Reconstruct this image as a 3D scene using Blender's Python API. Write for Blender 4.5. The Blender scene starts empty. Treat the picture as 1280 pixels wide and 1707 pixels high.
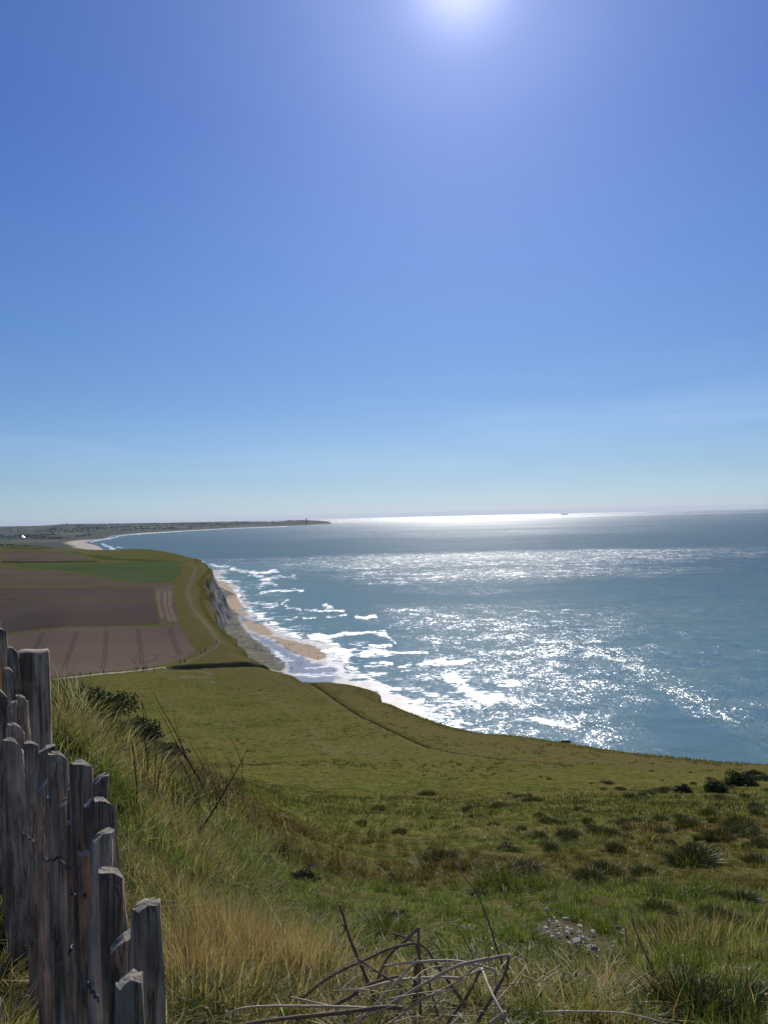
import bpy, math, random
import numpy as np
from mathutils import Vector, Matrix

random.seed(7)
RNG = np.random.default_rng(7)
SC = bpy.context.scene
COL = SC.collection

# ------------------------------------------------------------------ camera
F = 1282.0                      # focal length in photo pixels (1280 x 1707)
EYE = 100.0                     # eye height above the sea
ROLL = math.radians(1.34)
PITCH = math.atan(2.5 / F)
_r = Vector((math.cos(ROLL), 0, -math.sin(ROLL)))
_u0 = Vector((math.sin(ROLL), 0, math.cos(ROLL)))
_f0 = Vector((0, 1, 0))
_f = (_f0 * math.cos(PITCH) + _u0 * math.sin(PITCH)).normalized()
_u = (_u0 * math.cos(PITCH) - _f0 * math.sin(PITCH)).normalized()
cam_data = bpy.data.cameras.new("camera")
cam = bpy.data.objects.new("camera", cam_data)
COL.objects.link(cam)
M = Matrix.Identity(4)
for i in range(3):
    M[i][0] = _r[i]; M[i][1] = _u[i]; M[i][2] = -_f[i]
M[2][3] = EYE
cam.matrix_world = M
cam_data.sensor_fit = 'HORIZONTAL'
cam_data.sensor_width = 36
cam_data.lens = 36 * F / 1280
cam_data.clip_start = 0.05
cam_data.clip_end = 120000
SC.camera = cam

def ray(px, py):
    d = _r * ((px - 640) / F) + _u * ((853.5 - py) / F) + _f
    return d / d.y              # y component 1
SUN_DIR = ray(768, -45).normalized()

# ------------------------------------------------------------------ world, sun, exposure
SUN_EL = math.asin(SUN_DIR.z)
SUN_AZ = math.atan2(SUN_DIR.x, SUN_DIR.y)
W = bpy.data.worlds.new("World"); SC.world = W
W.use_nodes = True
nt = W.node_tree
bg = nt.nodes['Background']
sky = nt.nodes.new('ShaderNodeTexSky')
sky.sky_type = 'NISHITA'
sky.sun_disc = False
sky.sun_elevation = SUN_EL
sky.sun_rotation = SUN_AZ
sky.altitude = 500
sky.air_density = 0.6
sky.dust_density = 0.15
sky.ozone_density = 8.0
# tint of the sky by height above the horizon
_tc = nt.nodes.new('ShaderNodeTexCoord'); _sx = nt.nodes.new('ShaderNodeSeparateXYZ'); _rp = nt.nodes.new('ShaderNodeValToRGB')
nt.links.new(_tc.outputs['Generated'], _sx.inputs[0]); nt.links.new(_sx.outputs[2], _rp.inputs[0])
_st = [(0.0, (.75, .70, .72)), (.02, (.88, .79, .71)), (.044, (.99, .85, .72)), (.075, (1.12, .97, .80)), (.105, (1.14, 1.03, .86)), (.159, (1.12, 1.08, .97)),
       (.268, (1.14, 1.18, 1.20)), (.335, (1.12, 1.20, 1.30)), (.45, (1.02, 1.15, 1.40)), (.56, (1.1, 1.25, 1.5)), (.8, (1.9, 1.9, 2.0))]  # top stop brightened, out of view, as fill for the shaded fence
_cr = _rp.color_ramp
while len(_cr.elements) < len(_st): _cr.elements.new(0.5)
for _e, (_p, _c) in zip(_cr.elements, _st):
    _e.position = _p; _e.color = tuple(v / 2 for v in _c) + (1,)
_mx = nt.nodes.new('ShaderNodeVectorMath'); _mx.operation = 'MULTIPLY'
nt.links.new(sky.outputs[0], _mx.inputs[0]); nt.links.new(_rp.outputs[0], _mx.inputs[1])
_m2 = nt.nodes.new('ShaderNodeVectorMath'); _m2.operation = 'SCALE'; _m2.inputs['Scale'].default_value = 2.0
nt.links.new(_mx.outputs[0], _m2.inputs[0]); # bright aureole of the sun, which stands just above the view
_dt = nt.nodes.new('ShaderNodeVectorMath'); _dt.operation = 'DOT_PRODUCT'; _dt.inputs[1].default_value = SUN_DIR
_nv = nt.nodes.new('ShaderNodeVectorMath'); _nv.operation = 'NORMALIZE'; nt.links.new(_tc.outputs['Generated'], _nv.inputs[0]); nt.links.new(_nv.outputs[0], _dt.inputs[0])
def _m(op, a, b):
    x = nt.nodes.new('ShaderNodeMath'); x.operation = op
    for i, v in enumerate((a, b)):
        if isinstance(v, (int, float)): x.inputs[i].default_value = v
        else: nt.links.new(v, x.inputs[i])
    return x.outputs[0]
_dc = _m('MAXIMUM', _dt.outputs['Value'], 0.0)
_gl = _m('ADD', _m('MULTIPLY', _m('POWER', _dc, 900.0), 6.0), _m('ADD', _m('MULTIPLY', _m('POWER', _dc, 110.0), 1.4), _m('MULTIPLY', _m('POWER', _dc, 14.0), 0.8)))
_gc = nt.nodes.new('ShaderNodeVectorMath'); _gc.operation = 'SCALE'; _gc.inputs[0].default_value = (0.9, 0.85, 1.0); nt.links.new(_gl, _gc.inputs['Scale'])
_ad = nt.nodes.new('ShaderNodeVectorMath'); _ad.operation = 'ADD'; nt.links.new(_m2.outputs[0], _ad.inputs[0]); nt.links.new(_gc.outputs[0], _ad.inputs[1])
# faint high veil, barely visible streaks low in the sky
_mp = nt.nodes.new('ShaderNodeMapping'); _mp.inputs['Scale'].default_value = (1.6, 1.6, 17.0); _mp.inputs['Rotation'].default_value = (0, 0.13, 0)
_nz = nt.nodes.new('ShaderNodeTexNoise'); _nz.inputs['Scale'].default_value = 1.6; _nz.inputs['Detail'].default_value = 5; _nz.inputs['Distortion'].default_value = 0.4
nt.links.new(_nv.outputs[0], _mp.inputs[0]); nt.links.new(_mp.outputs[0], _nz.inputs['Vector'])
_lowb = _m('MULTIPLY', _m('MAXIMUM', _m('SUBTRACT', 1.0, _m('MULTIPLY', _m('ABSOLUTE', _m('SUBTRACT', _sx.outputs[2], 0.10), 0.0), 9.0)), 0.0), _m('MAXIMUM', _m('SUBTRACT', _nz.outputs['Fac'], 0.47), 0.0))
_vs = nt.nodes.new('ShaderNodeVectorMath'); _vs.operation = 'SCALE'; _vs.inputs[0].default_value = (2.6, 2.6, 2.4); nt.links.new(_lowb, _vs.inputs['Scale'])
_ad2 = nt.nodes.new('ShaderNodeVectorMath'); _ad2.operation = 'ADD'; nt.links.new(_ad.outputs[0], _ad2.inputs[0]); nt.links.new(_vs.outputs[0], _ad2.inputs[1])
nt.links.new(_ad2.outputs[0], bg.inputs[0])
bg.inputs[1].default_value = 0.079
sd = bpy.data.lights.new("sun", 'SUN')
sd.energy = 3.6
sd.angle = math.radians(0.53)
sd.color = (1.0, 0.95, 0.88)
sun = bpy.data.objects.new("sun", sd); COL.objects.link(sun)
sun.rotation_euler = SUN_DIR.to_track_quat('Z', 'Y').to_euler()
sun.location = (0, 0, 400)
SC.view_settings.view_transform = 'Standard'
SC.view_settings.look = 'None'
SC.view_settings.gamma = 1.0
SC.view_settings.exposure = 0.2
SC.cycles.max_bounces = 6
SC.cycles.transparent_max_bounces = 8
SC.cycles.sample_clamp_indirect = 4.0
SC.cycles.sample_clamp_direct = 3.0

# ------------------------------------------------------------------ noise
def _h(ix, iy, seed):
    n = (ix.astype(np.int64) * 374761393 + iy.astype(np.int64) * 668265263 + seed * 974711) & 0xffffffff
    n = ((n ^ (n >> 13)) * 1274126177) & 0xffffffff
    n = (n ^ (n >> 16)) & 0xffffffff
    return n / 4294967295.0

def vnoise(x, y, seed=0):
    ix = np.floor(x); iy = np.floor(y)
    fx = x - ix; fy = y - iy
    fx = fx * fx * (3 - 2 * fx); fy = fy * fy * (3 - 2 * fy)
    a = _h(ix, iy, seed); b = _h(ix + 1, iy, seed)
    c = _h(ix, iy + 1, seed); d = _h(ix + 1, iy + 1, seed)
    return (a * (1 - fx) + b * fx) * (1 - fy) + (c * (1 - fx) + d * fx) * fy

def fbm(x, y, oct=4, seed=0, gain=0.5):
    s = 0; a = 1; t = 0
    for o in range(oct):
        s = s + a * vnoise(x, y, seed + o * 17); t += a
        a *= gain; x = x * 2.03 + 13.1; y = y * 2.03 + 7.7
    return s / t * 2 - 1

def sstep(a, b, x):
    t = np.clip((x - a) / (b - a), 0, 1)
    return t * t * (3 - 2 * t)

# ------------------------------------------------------------------ plan geometry helpers
def poly_dist(x, y, pts):
    best = np.full(x.shape, 1e18); 
    for (ax, ay), (bx, by) in zip(pts[:-1], pts[1:]):
        dx, dy = bx - ax, by - ay
        L = dx * dx + dy * dy + 1e-12
        t = np.clip(((x - ax) * dx + (y - ay) * dy) / L, 0, 1)
        d = (x - ax - t * dx) ** 2 + (y - ay - t * dy) ** 2
        best = np.minimum(best, d)
    return np.sqrt(best)

def inside(x, y, pts):
    c = np.zeros(x.shape, bool)
    n = len(pts)
    for i in range(n):
        ax, ay = pts[i]; bx, by = pts[(i + 1) % n]
        if ay == by: continue
        k = ((ay > y) != (by > y)) & (x < (bx - ax) * (y - ay) / (by - ay) + ax)
        c ^= k
    return c

def at(px, py, Y):
    d = ray(px, py)
    return Vector((d.x * Y, Y, EYE + d.z * Y))

RE = 6371000.0 * 7 / 6
def sea_z(x, y):
    return -(x * x + y * y) / (2 * RE)

def sea_pt(px, py):
    d = ray(px, py)
    h2 = d.x * d.x + 1
    A = h2 / (2 * RE); B = d.z; C = EYE
    disc = B * B - 4 * A * C
    Y = (-B - math.sqrt(max(disc, 0))) / (2 * A)
    return (d.x * Y, Y)

# ------------------------------------------------------------------ terrain height
CTRL = []   # (px, py, Y)
def cc(px, *yy):
    for py, Y in yy: CTRL.append((px, py, Y))
cc(640, (1707, 2.45), (1500, 9), (1400, 18), (1320, 45), (1250, 100), (1200, 150), (1165, 202))
cc(820, (1707, 2.5), (1600, 4.6), (1500, 8.5), (1400, 17), (1330, 42), (1270, 88), (1222, 147))
cc(1000, (1707, 2.6), (1600, 4.6), (1500, 8), (1400, 16), (1330, 40), (1290, 73), (1247, 120))
cc(1280, (1707, 2.7), (1500, 8.5), (1400, 16), (1325, 45), (1275, 91))
cc(1480, (1707, 2.8), (1400, 17), (1300, 70))
cc(500, (1707, 2.4), (1600, 3.9), (1500, 6.6), (1400, 13), (1340, 30), (1280, 68), (1210, 140), (1140, 238))
cc(400, (1707, 2.35), (1600, 3.5), (1500, 5.3), (1400, 8.6), (1325, 14), (1315, 26), (1285, 62), (1255, 105), (1200, 160), (1140, 240), (1112, 280))
cc(300, (1650, 2.7), (1500, 4.3), (1400, 6.0), (1280, 11), (1290, 30), (1275, 70), (1225, 130), (1180, 185), (1130, 255))
cc(200, (1450, 3.6), (1350, 5.0), (1210, 9), (1250, 20), (1240, 60), (1215, 120), (1180, 180), (1140, 240), (1122, 275))
cc(90, (1165, 7), (1230, 5.2), (1205, 20), (1215, 60), (1195, 120), (1165, 185), (1130, 270))
cc(-40, (1160, 7), (1235, 5.0), (1200, 20), (1215, 60), (1195, 120), (1165, 185), (1130, 275))
cc(-250, (1240, 7), (1215, 60), (1150, 220), (1040, 420), (975, 650), (930, 1100), (912, 1500))
cc(100, (1040, 400), (975, 620), (945, 850), (918, 1300))
cc(0, (1130, 275), (1060, 395), (975, 620), (945, 850), (911, 1500))
cc(200, (1000, 515), (960, 700), (938, 920), (929, 1120))
cc(300, (1112, 290), (1040, 400), (975, 600), (940, 850))
EDGE_PX = [(330, 935, 900), (345, 939, 880), (352, 947, 790), (344, 957, 700), (333, 970, 620), (342, 983, 560), (337, 995, 515),
           (342, 1012, 465), (352, 1028, 425), (365, 1038, 395), (385, 1060, 352), (398, 1073, 335), (415, 1088, 312), (432, 1098, 302),
           (449, 1108, 290), (470, 1118, 276), (500, 1128, 258), (520, 1134, 248), (560, 1134, 241), (590, 1136, 234), (612, 1146, 224),
           (620, 1158, 212), (636, 1166, 205), (680, 1185, 187), (720, 1197, 176), (800, 1219, 150), (870, 1225, 143), (940, 1238, 130),
           (1000, 1247, 120), (1100, 1260, 108), (1200, 1271, 98), (1280, 1277, 91)]
PTS = []
for p in CTRL:
    v = at(*p); PTS.append((v.x, v.y, v.z - EYE))
for p in EDGE_PX[::2]:
    v = at(*p); PTS.append((v.x, v.y, v.z - EYE))
# under the fence, behind the camera and the falling land past the ridge
PTS += [(0, 0, -1.6), (0, -3, -1.4), (-0.4, 1.0, -1.52), (-1.1, 2.2, -1.46), (-1.5, 3.0, -1.42), (-2.2, 3.8, -1.35), (-3, 2, -1.3), (-3, 0, -1.2),
        (3, -3, -1.8), (10, 0, -3.6), (30, 0, -9), (60, 10, -18), (-10, -10, -0.5), (0, -60, 3), (-60, 0, -2), (-60, -60, 4), (60, -60, -10),
        (0, -400, 5), (-400, 0, -20), (-300, 100, -28), (-400, -400, 0), (400, -300, -20), (-12, 12, -1.6), (-25, 30, -8), (-90, 90, -26), (-250, 200, -45),
        (-800, 1900, -70), (-1300, 2400, -74), (-600, 1500, -68), (-1800, 2000, -66), (-2200, 2600, -70), (-1500, 3200, -86), (-1000, 2300, -84),
        (-1200, 1000, -38), (-1500, 300, -30)]
PTS = np.array(PTS)
def _warp(x, y):
    r = np.sqrt(x * x + y * y) + 1e-9
    L = np.log1p(r / 2.0)
    return x / r * L, y / r * L
def _phi(d2):
    return 0.5 * d2 * np.log(d2 + 1e-12)
_wx, _wy = _warp(PTS[:, 0], PTS[:, 1])
_q = (PTS[:, 2] + 1.6) / (np.hypot(PTS[:, 0], PTS[:, 1]) + 3)
_n = len(PTS)
A = np.zeros((_n + 3, _n + 3))
A[:_n, :_n] = _phi((_wx[:, None] - _wx[None]) ** 2 + (_wy[:, None] - _wy[None]) ** 2) + np.eye(_n) * 2e-3
A[:_n, _n] = 1; A[:_n, _n + 1] = _wx; A[:_n, _n + 2] = _wy
A[_n:, :_n] = A[:_n, _n:].T
_w = np.linalg.solve(A, np.concatenate([_q, [0, 0, 0]]))
def base_h(x, y):
    x = np.asarray(x, float); y = np.asarray(y, float)
    wx, wy = _warp(x, y)
    o = _w[_n] + _w[_n + 1] * wx + _w[_n + 2] * wy
    for i in range(_n):
        o = o + _w[i] * _phi((wx - _wx[i]) ** 2 + (wy - _wy[i]) ** 2)
    return EYE - 1.6 + o * (np.hypot(x, y) + 3)

EDGE = [(-3200, 5200), (-1500, 3600), (-1250, 3000), (-900, 2350), (-690, 2150), (-560, 1850), (-440, 1500), (-330, 1200), (-235, 960)]
EDGE += [(lambda v: (v.x, v.y))(at(*p)) for p in EDGE_PX]
EDGE += [(75, 82), (110, 66), (200, 40), (400, -60), (900, -400)]
LAND = EDGE + [(900, -4000), (-6000, -4000), (-6000, 5200)]

# gully cut near the clifftop and the low bank along the meadow track
def hit_base(px, py):
    d = ray(px, py)
    Y = np.exp(np.linspace(math.log(1.5), math.log(2600), 900))
    z = EYE + d.z * Y - base_h(d.x * Y, Y)
    k = np.argmax(z < 0)
    if not (z < 0).any(): return (d.x * 2600, 2600)
    if k == 0: return (d.x * Y[0], Y[0])
    t = z[k - 1] / (z[k - 1] - z[k])
    y = Y[k - 1] + t * (Y[k] - Y[k - 1])
    return (d.x * y, y)
GULLY = [hit_base(*p) for p in [(296, 1113), (330, 1112), (370, 1109), (410, 1107), (452, 1108)]]
TRACK = [hit_base(*p) for p in [(500, 1129), (520, 1138), (545, 1154), (580, 1178), (610, 1195), (650, 1216), (690, 1234), (725, 1247), (770, 1256), (850, 1266), (950, 1276)]]

def height(x, y, micro=True):
    x = np.asarray(x, float); y = np.asarray(y, float)
    z = base_h(x, y)
    r = np.hypot(x, y)
    if micro:
        z = z + 0.035 * fbm(x / 0.7, y / 0.7, 3, 3) * sstep(60, 20, r)
        z = z + 0.14 * fbm(x / 1.3, y / 1.3, 2, 19) * sstep(2, 6, r) * sstep(70, 30, r)
        z = z + 0.20 * fbm(x / 4.5, y / 4.5, 3, 9) * sstep(1, 12, r) * sstep(160, 40, r)
        z = z + 0.35 * fbm(x / 26, y / 26, 4, 31) * sstep(20, 120, r)
        z = z + 2.2 * fbm(x / 160, y / 160, 3, 77) * sstep(900, 1600, r)
    m = (r > 150) & (r < 420)
    if m.any():
        g = poly_dist(x[m], y[m], GULLY)
        zz = z[m] - 4.2 * sstep(5.5, 2.6, g)
        t = poly_dist(x[m], y[m], TRACK)
        z[m] = zz - 0.55 * sstep(1.3, 0.5, t)
    m2 = (r > 60) & (r <= 150)
    if m2.any():
        t = poly_dist(x[m2], y[m2], TRACK)
        z[m2] = z[m2] - 0.35 * sstep(1.0, 0.4, t)
    # cliff
    s = poly_dist(x, y, EDGE)
    s = np.where(inside(x, y, LAND), -s, s)
    jag = (3.2 * fbm(x / 17, y / 17, 4, 5) + 3.0 * fbm(x / 60, y / 60, 2, 51)) * sstep(80, 260, r) + 6 * fbm(x / 26, y / 38, 2, 150) * sstep(430, 520, y)
    sj = s + jag - 1.5 * sstep(80, 260, r)
    far = sstep(900, 1400, y)
    wdt = 11 + 60 * far + 5 * sstep(480, 600, y)
    k = np.clip(sj / wdt, 0, 1)
    prof = k ** 0.8
    ledge = 0.22 * fbm(x / 6, y / 9, 4, 66) * np.sin(np.pi * k)
    foot = np.where(s > 12 + 60 * far, -4.0 * sstep(0, 40, s - 14), 0) + 0.6
    z = z * (1 - np.clip(prof + ledge, 0, 1)) + foot * np.clip(prof + ledge, 0, 1)
    # rounding of the grassy lip
    z = z - 1.6 * sstep(-9, 0, sj) * (1 - k) * sstep(80, 260, r)
    return z, sj

def hit(px, py, ymin=1.3):
    d = ray(px, py)
    Y = np.exp(np.linspace(math.log(ymin), math.log(2600), 1400))
    z = EYE + d.z * Y - height(d.x * Y, Y)[0]
    if not (z < 0).any(): return Vector((d.x * 2500, 2500, 30))
    k = np.argmax(z < 0)
    if k == 0: k = 1
    t = z[k - 1] / (z[k - 1] - z[k] + 1e-9)
    y = Y[k - 1] + t * (Y[k] - Y[k - 1])
    return Vector((d.x * y, y, EYE + d.z * y))
def ground_z(x, y):
    return float(height(np.array([x]), np.array([y]))[0][0])

# ------------------------------------------------------------------ mesh helpers
def build(name, V, Q=None, T=None, mat=None, attrs=None, smooth=True, parent=None, mats=None, mid=None):
    me = bpy.data.meshes.new(name)
    V = np.asarray(V, np.float32)
    nq = 0 if Q is None else len(Q); ntr = 0 if T is None else len(T)
    idx = []
    if nq: idx.append(np.asarray(Q, np.int32).ravel())
    if ntr: idx.append(np.asarray(T, np.int32).ravel())
    idx = np.concatenate(idx)
    me.vertices.add(len(V)); me.vertices.foreach_set("co", V.ravel())
    me.loops.add(len(idx)); me.loops.foreach_set("vertex_index", idx)
    me.polygons.add(nq + ntr)
    st = np.concatenate([np.arange(nq) * 4, nq * 4 + np.arange(ntr) * 3]).astype(np.int32)
    me.polygons.foreach_set("loop_start", st)
    me.update(calc_edges=True)
    me.polygons.foreach_set("use_smooth", np.full(nq + ntr, smooth, bool))
    if mid is not None: me.polygons.foreach_set("material_index", np.asarray(mid, np.int32))
    if attrs:
        for k, a in attrs.items():
            a = np.asarray(a, np.float32)
            if a.ndim == 2:
                at_ = me.attributes.new(k, 'FLOAT_COLOR', 'POINT')
                if a.shape[1] == 3: a = np.concatenate([a, np.ones((len(a), 1), np.float32)], 1)
                at_.data.foreach_set("color", a.ravel())
            else:
                at_ = me.attributes.new(k, 'FLOAT', 'POINT'); at_.data.foreach_set("value", a)
    me.validate()
    for m in (mats or ([mat] if mat else [])): me.materials.append(m)
    o = bpy.data.objects.new(name, me); COL.objects.link(o)
    if parent: o.parent = parent
    return o

def tag(o, label=None, cat=None, group=None, kind=None):
    if label: o['label'] = label
    if cat: o['category'] = cat
    if group: o['group'] = group
    if kind: o['kind'] = kind
    return o
def empty(name, loc, label=None, cat=None, group=None, rz=0):
    o = bpy.data.objects.new(name, None); COL.objects.link(o)
    o.location = loc; o.rotation_euler = (0, 0, rz)
    o.empty_display_size = 0.1
    return tag(o, label, cat, group)
def copy_tree(o, parent=None):
    c = o.copy(); COL.objects.link(c); c.parent = parent
    for ch in o.children: copy_tree(ch, c)
    return c

class MB:
    def __init__(s): s.v = []; s.q = []; s.t = []; s.n = 0
    def add(s, V, Q=(), T=()):
        b = s.n
        s.v += [tuple(p) for p in V]; s.n = len(s.v)
        s.q += [tuple(i + b for i in f) for f in Q]; s.t += [tuple(i + b for i in f) for f in T]
    def box(s, x0, x1, y0, y1, z0, z1):
        V = [(x, y, z) for z in (z0, z1) for y in (y0, y1) for x in (x0, x1)]
        s.add(V, [(0, 2, 3, 1), (4, 5, 7, 6), (0, 1, 5, 4), (2, 6, 7, 3), (0, 4, 6, 2), (1, 3, 7, 5)])
    def tube(s, pts, rad, n=6, cap=True):
        pts = [Vector(p) for p in pts]
        if not hasattr(rad, '__len__'): rad = [rad] * len(pts)
        V = []; Q = []; T = []
        up = Vector((0.13, 0.31, 0.94))
        for i, p in enumerate(pts):
            a = pts[max(i - 1, 0)]; b = pts[min(i + 1, len(pts) - 1)]
            d = (b - a).normalized()
            e1 = d.cross(up if abs(d.dot(up)) < 0.9 else Vector((1, 0, 0))).normalized(); e2 = d.cross(e1)
            for k in range(n):
                t = 2 * math.pi * k / n
                V.append(p + (e1 * math.cos(t) + e2 * math.sin(t)) * rad[i])
        for i in range(len(pts) - 1):
            for k in range(n):
                Q.append((i * n + k, i * n + (k + 1) % n, (i + 1) * n + (k + 1) % n, (i + 1) * n + k))
        if cap:
            b = len(V); V.append(pts[0]); V.append(pts[-1]); m = (len(pts) - 1) * n
            for k in range(n):
                T.append((b, (k + 1) % n, k)); T.append((b + 1, m + k, m + (k + 1) % n))
        s.add(V, Q, T)
    def build(s, name, mat, parent=None, smooth=True, **kw):
        return build(name, s.v, s.q or None, s.t or None, mat, smooth=smooth, parent=parent, **kw)

def spline(pts, sub=5):
    pts = [Vector(p) for p in pts]
    P = [pts[0]] + pts + [pts[-1]]
    out = []
    for i in range(1, len(P) - 2):
        for k in range(sub):
            t = k / sub
            a, b, c, d = P[i - 1], P[i], P[i + 1], P[i + 2]
            out.append(0.5 * ((2 * b) + (c - a) * t + (2 * a - 5 * b + 4 * c - d) * t * t + (3 * b - a - 3 * c + d) * t ** 3))
    out.append(P[-2])
    return out

# ------------------------------------------------------------------ materials
class NT:
    def __init__(s, name):
        s.m = bpy.data.materials.new(name); s.m.use_nodes = True
        s.t = s.m.node_tree; s.t.nodes.clear()
        s.out = s.t.nodes.new('ShaderNodeOutputMaterial')
    def n(s, typ, **kw):
        x = s.t.nodes.new('ShaderNode' + typ)
        for k, v in kw.items():
            if k.startswith('i_'):
                key = k[2:]
                key = int(key) if key.isdigit() else key.replace('_', ' ')
                s.set(x.inputs[key], v)
            else: setattr(x, k, v)
        return x
    def set(s, sock, v):
        if isinstance(v, bpy.types.NodeSocket): s.t.links.new(v, sock)
        elif isinstance(v, bpy.types.Node): s.t.links.new(v.outputs[0], sock)
        else:
            if hasattr(v, '__len__') and len(v) == 3 and len(sock.default_value) == 4: v = (*v, 1)
            sock.default_value = v
    def coord(s): return s.n('TexCoord').outputs['Object']
    def geo(s): return s.n('NewGeometry').outputs['Position']
    def attr(s, name, fac=False):
        a = s.n('Attribute', attribute_name=name); return a.outputs['Fac' if fac else 'Color']
    def noise(s, scale, vec=None, detail=4, rough=0.5, dist=0, sc=None, color=False):
        v = vec if vec is not None else s.geo()
        if sc is not None:
            mp = s.n('Mapping'); s.set(mp.inputs['Vector'], v); mp.inputs['Scale'].default_value = sc; v = mp.outputs[0]
        x = s.n('TexNoise'); s.set(x.inputs['Vector'], v)
        x.inputs['Scale'].default_value = scale; x.inputs['Detail'].default_value = detail
        x.inputs['Roughness'].default_value = rough; x.inputs['Distortion'].default_value = dist
        return x.outputs['Color' if color else 'Fac']
    def ramp(s, fac, stops, interp='LINEAR'):
        x = s.n('ValToRGB'); s.set(x.inputs[0], fac); cr = x.color_ramp; cr.interpolation = interp
        while len(cr.elements) < len(stops): cr.elements.new(0.5)
        for e, (p, c) in zip(cr.elements, stops):
            e.position = p; e.color = (c, c, c, 1) if not hasattr(c, '__len__') else (*c, 1)
        return x.outputs[0]
    def mix(s, fac, a, b, mode='MIX'):
        x = s.n('Mix', data_type='RGBA', blend_type=mode)
        s.set(x.inputs['Factor'], fac); s.set(x.inputs[6], a); s.set(x.inputs[7], b)
        return x.outputs[2]
    def math(s, op, a, b=0.0, c=None, clamp=False):
        x = s.n('Math', operation=op, use_clamp=clamp)
        s.set(x.inputs[0], a); s.set(x.inputs[1], b)
        if c is not None: s.set(x.inputs[2], c)
        return x.outputs[0]
    def vmath(s, op, a, b):
        x = s.n('VectorMath', operation=op); s.set(x.inputs[0], a)
        if op == 'SCALE': s.set(x.inputs['Scale'], b)
        else: s.set(x.inputs[1], b)
        return x.outputs[0]
    def bump(s, h, strength=0.5, dist=0.05):
        x = s.n('Bump'); s.set(x.inputs['Height'], h); x.inputs['Strength'].default_value = strength; x.inputs['Distance'].default_value = dist
        return x.outputs[0]
    def bsdf(s, col, rough=0.8, normal=None, spec=0.3, **kw):
        x = s.n('BsdfPrincipled'); s.set(x.inputs['Base Color'], col); s.set(x.inputs['Roughness'], rough)
        s.set(x.inputs['Specular IOR Level'], spec)
        if normal is not None: s.set(x.inputs['Normal'], normal)
        for k, v in kw.items(): s.set(x.inputs[k.replace('_', ' ')], v)
        return x.outputs[0]
    def done(s, sh):
        s.t.links.new(sh, s.out.inputs[0]); return s.m

def mat_simple(name, col, rough=0.8, spec=0.3, var=0.25, scale=6.0, metallic=0.0):
    a = NT(name)
    n = a.noise(scale, a.coord(), 3)
    c = a.mix(n, tuple(v * (1 - var) for v in col), tuple(min(v * (1 + var), 1) for v in col))
    return a.done(a.bsdf(c, rough, None, spec, Metallic=metallic))

def mat_ground():
    a = NT("meadow_turf")
    p = a.geo()
    big = a.noise(0.022, p, 4, 0.55)
    mid = a.noise(0.16, p, 4, 0.6)
    fine = a.noise(1.6, p, 4, 0.65)
    c1 = a.mix(a.ramp(big, [(0.36, 0.0), (0.62, 1.0)]), (0.130, 0.138, 0.030), (0.175, 0.158, 0.042))
    c2 = a.mix(a.ramp(mid, [(0.42, 0.0), (0.68, 0.75)]), c1, (0.190, 0.148, 0.056))
    c3 = a.mix(a.ramp(mid, [(0.28, 0.7), (0.45, 0.0)]), c2, (0.080, 0.098, 0.022))
    c4 = a.mix(a.ramp(fine, [(0.38, 0.75), (0.56, 0.0)]), c3, (0.036, 0.042, 0.010))
    # bleached heathery band towards the clifftop
    c5 = a.mix(a.attr('rim', True), c4, a.mix(fine, (0.110, 0.088, 0.034), (0.170, 0.134, 0.054)))
    # bare track and patches
    c6 = a.mix(a.attr('bare', True), c5, a.mix(fine, (0.16, 0.13, 0.085), (0.24, 0.20, 0.14)))
    dots = a.n('TexVoronoi', i_Scale=0.62); a.set(dots.inputs['Vector'], p)
    dn = a.math('MULTIPLY', a.ramp(dots.outputs['Distance'], [(0.16, 1.0), (0.34, 0.0)]), a.ramp(a.noise(0.05, p, 3), [(0.48, 0.0), (0.62, 1.0)]))
    c7 = a.mix(a.math('MULTIPLY', dn, 0.85), c6, (0.022, 0.026, 0.008))
    vf = a.noise(26, p, 5, 0.7)
    cd = a.n('CameraData') if False else None
    c7 = a.mix(a.ramp(vf, [(0.40, 0.4), (0.58, 0.0)]), c7, (0.030, 0.034, 0.010))
    c7 = a.mix(a.attr('thatch_shade', True), c7, a.mix(vf, (0.018, 0.018, 0.008), (0.060, 0.048, 0.024)))  # dark thatch soil with grass shade put into the colour
    # chalk where steep
    cl = a.attr('cliff', True)
    chn = a.noise(0.14, p, 6, 0.7, 0.6, sc=(1, 0.7, 0.8))
    ch = a.ramp(chn, [(0.38, (0.06, 0.056, 0.045)), (0.48, (0.18, 0.175, 0.165)), (0.64, (0.33, 0.325, 0.31))])
    ch = a.mix(a.ramp(a.noise(0.5, p, 4, 0.6, sc=(1, 1, 3)), [(0.5, 0.0), (0.75, 0.55)]), ch, (0.09, 0.085, 0.07))
    c8 = a.mix(cl, c7, ch)
    h = a.math('ADD', a.math('MULTIPLY', fine, 0.6), a.math('MULTIPLY', mid, 1.5))
    nb = a.n('Bump'); a.set(nb.inputs['Height'], h); nb.inputs['Strength'].default_value = 0.6; nb.inputs['Distance'].default_value = 0.35
    return a.done(a.bsdf(c8, 1.0, nb.outputs[0], 0.0))

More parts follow.
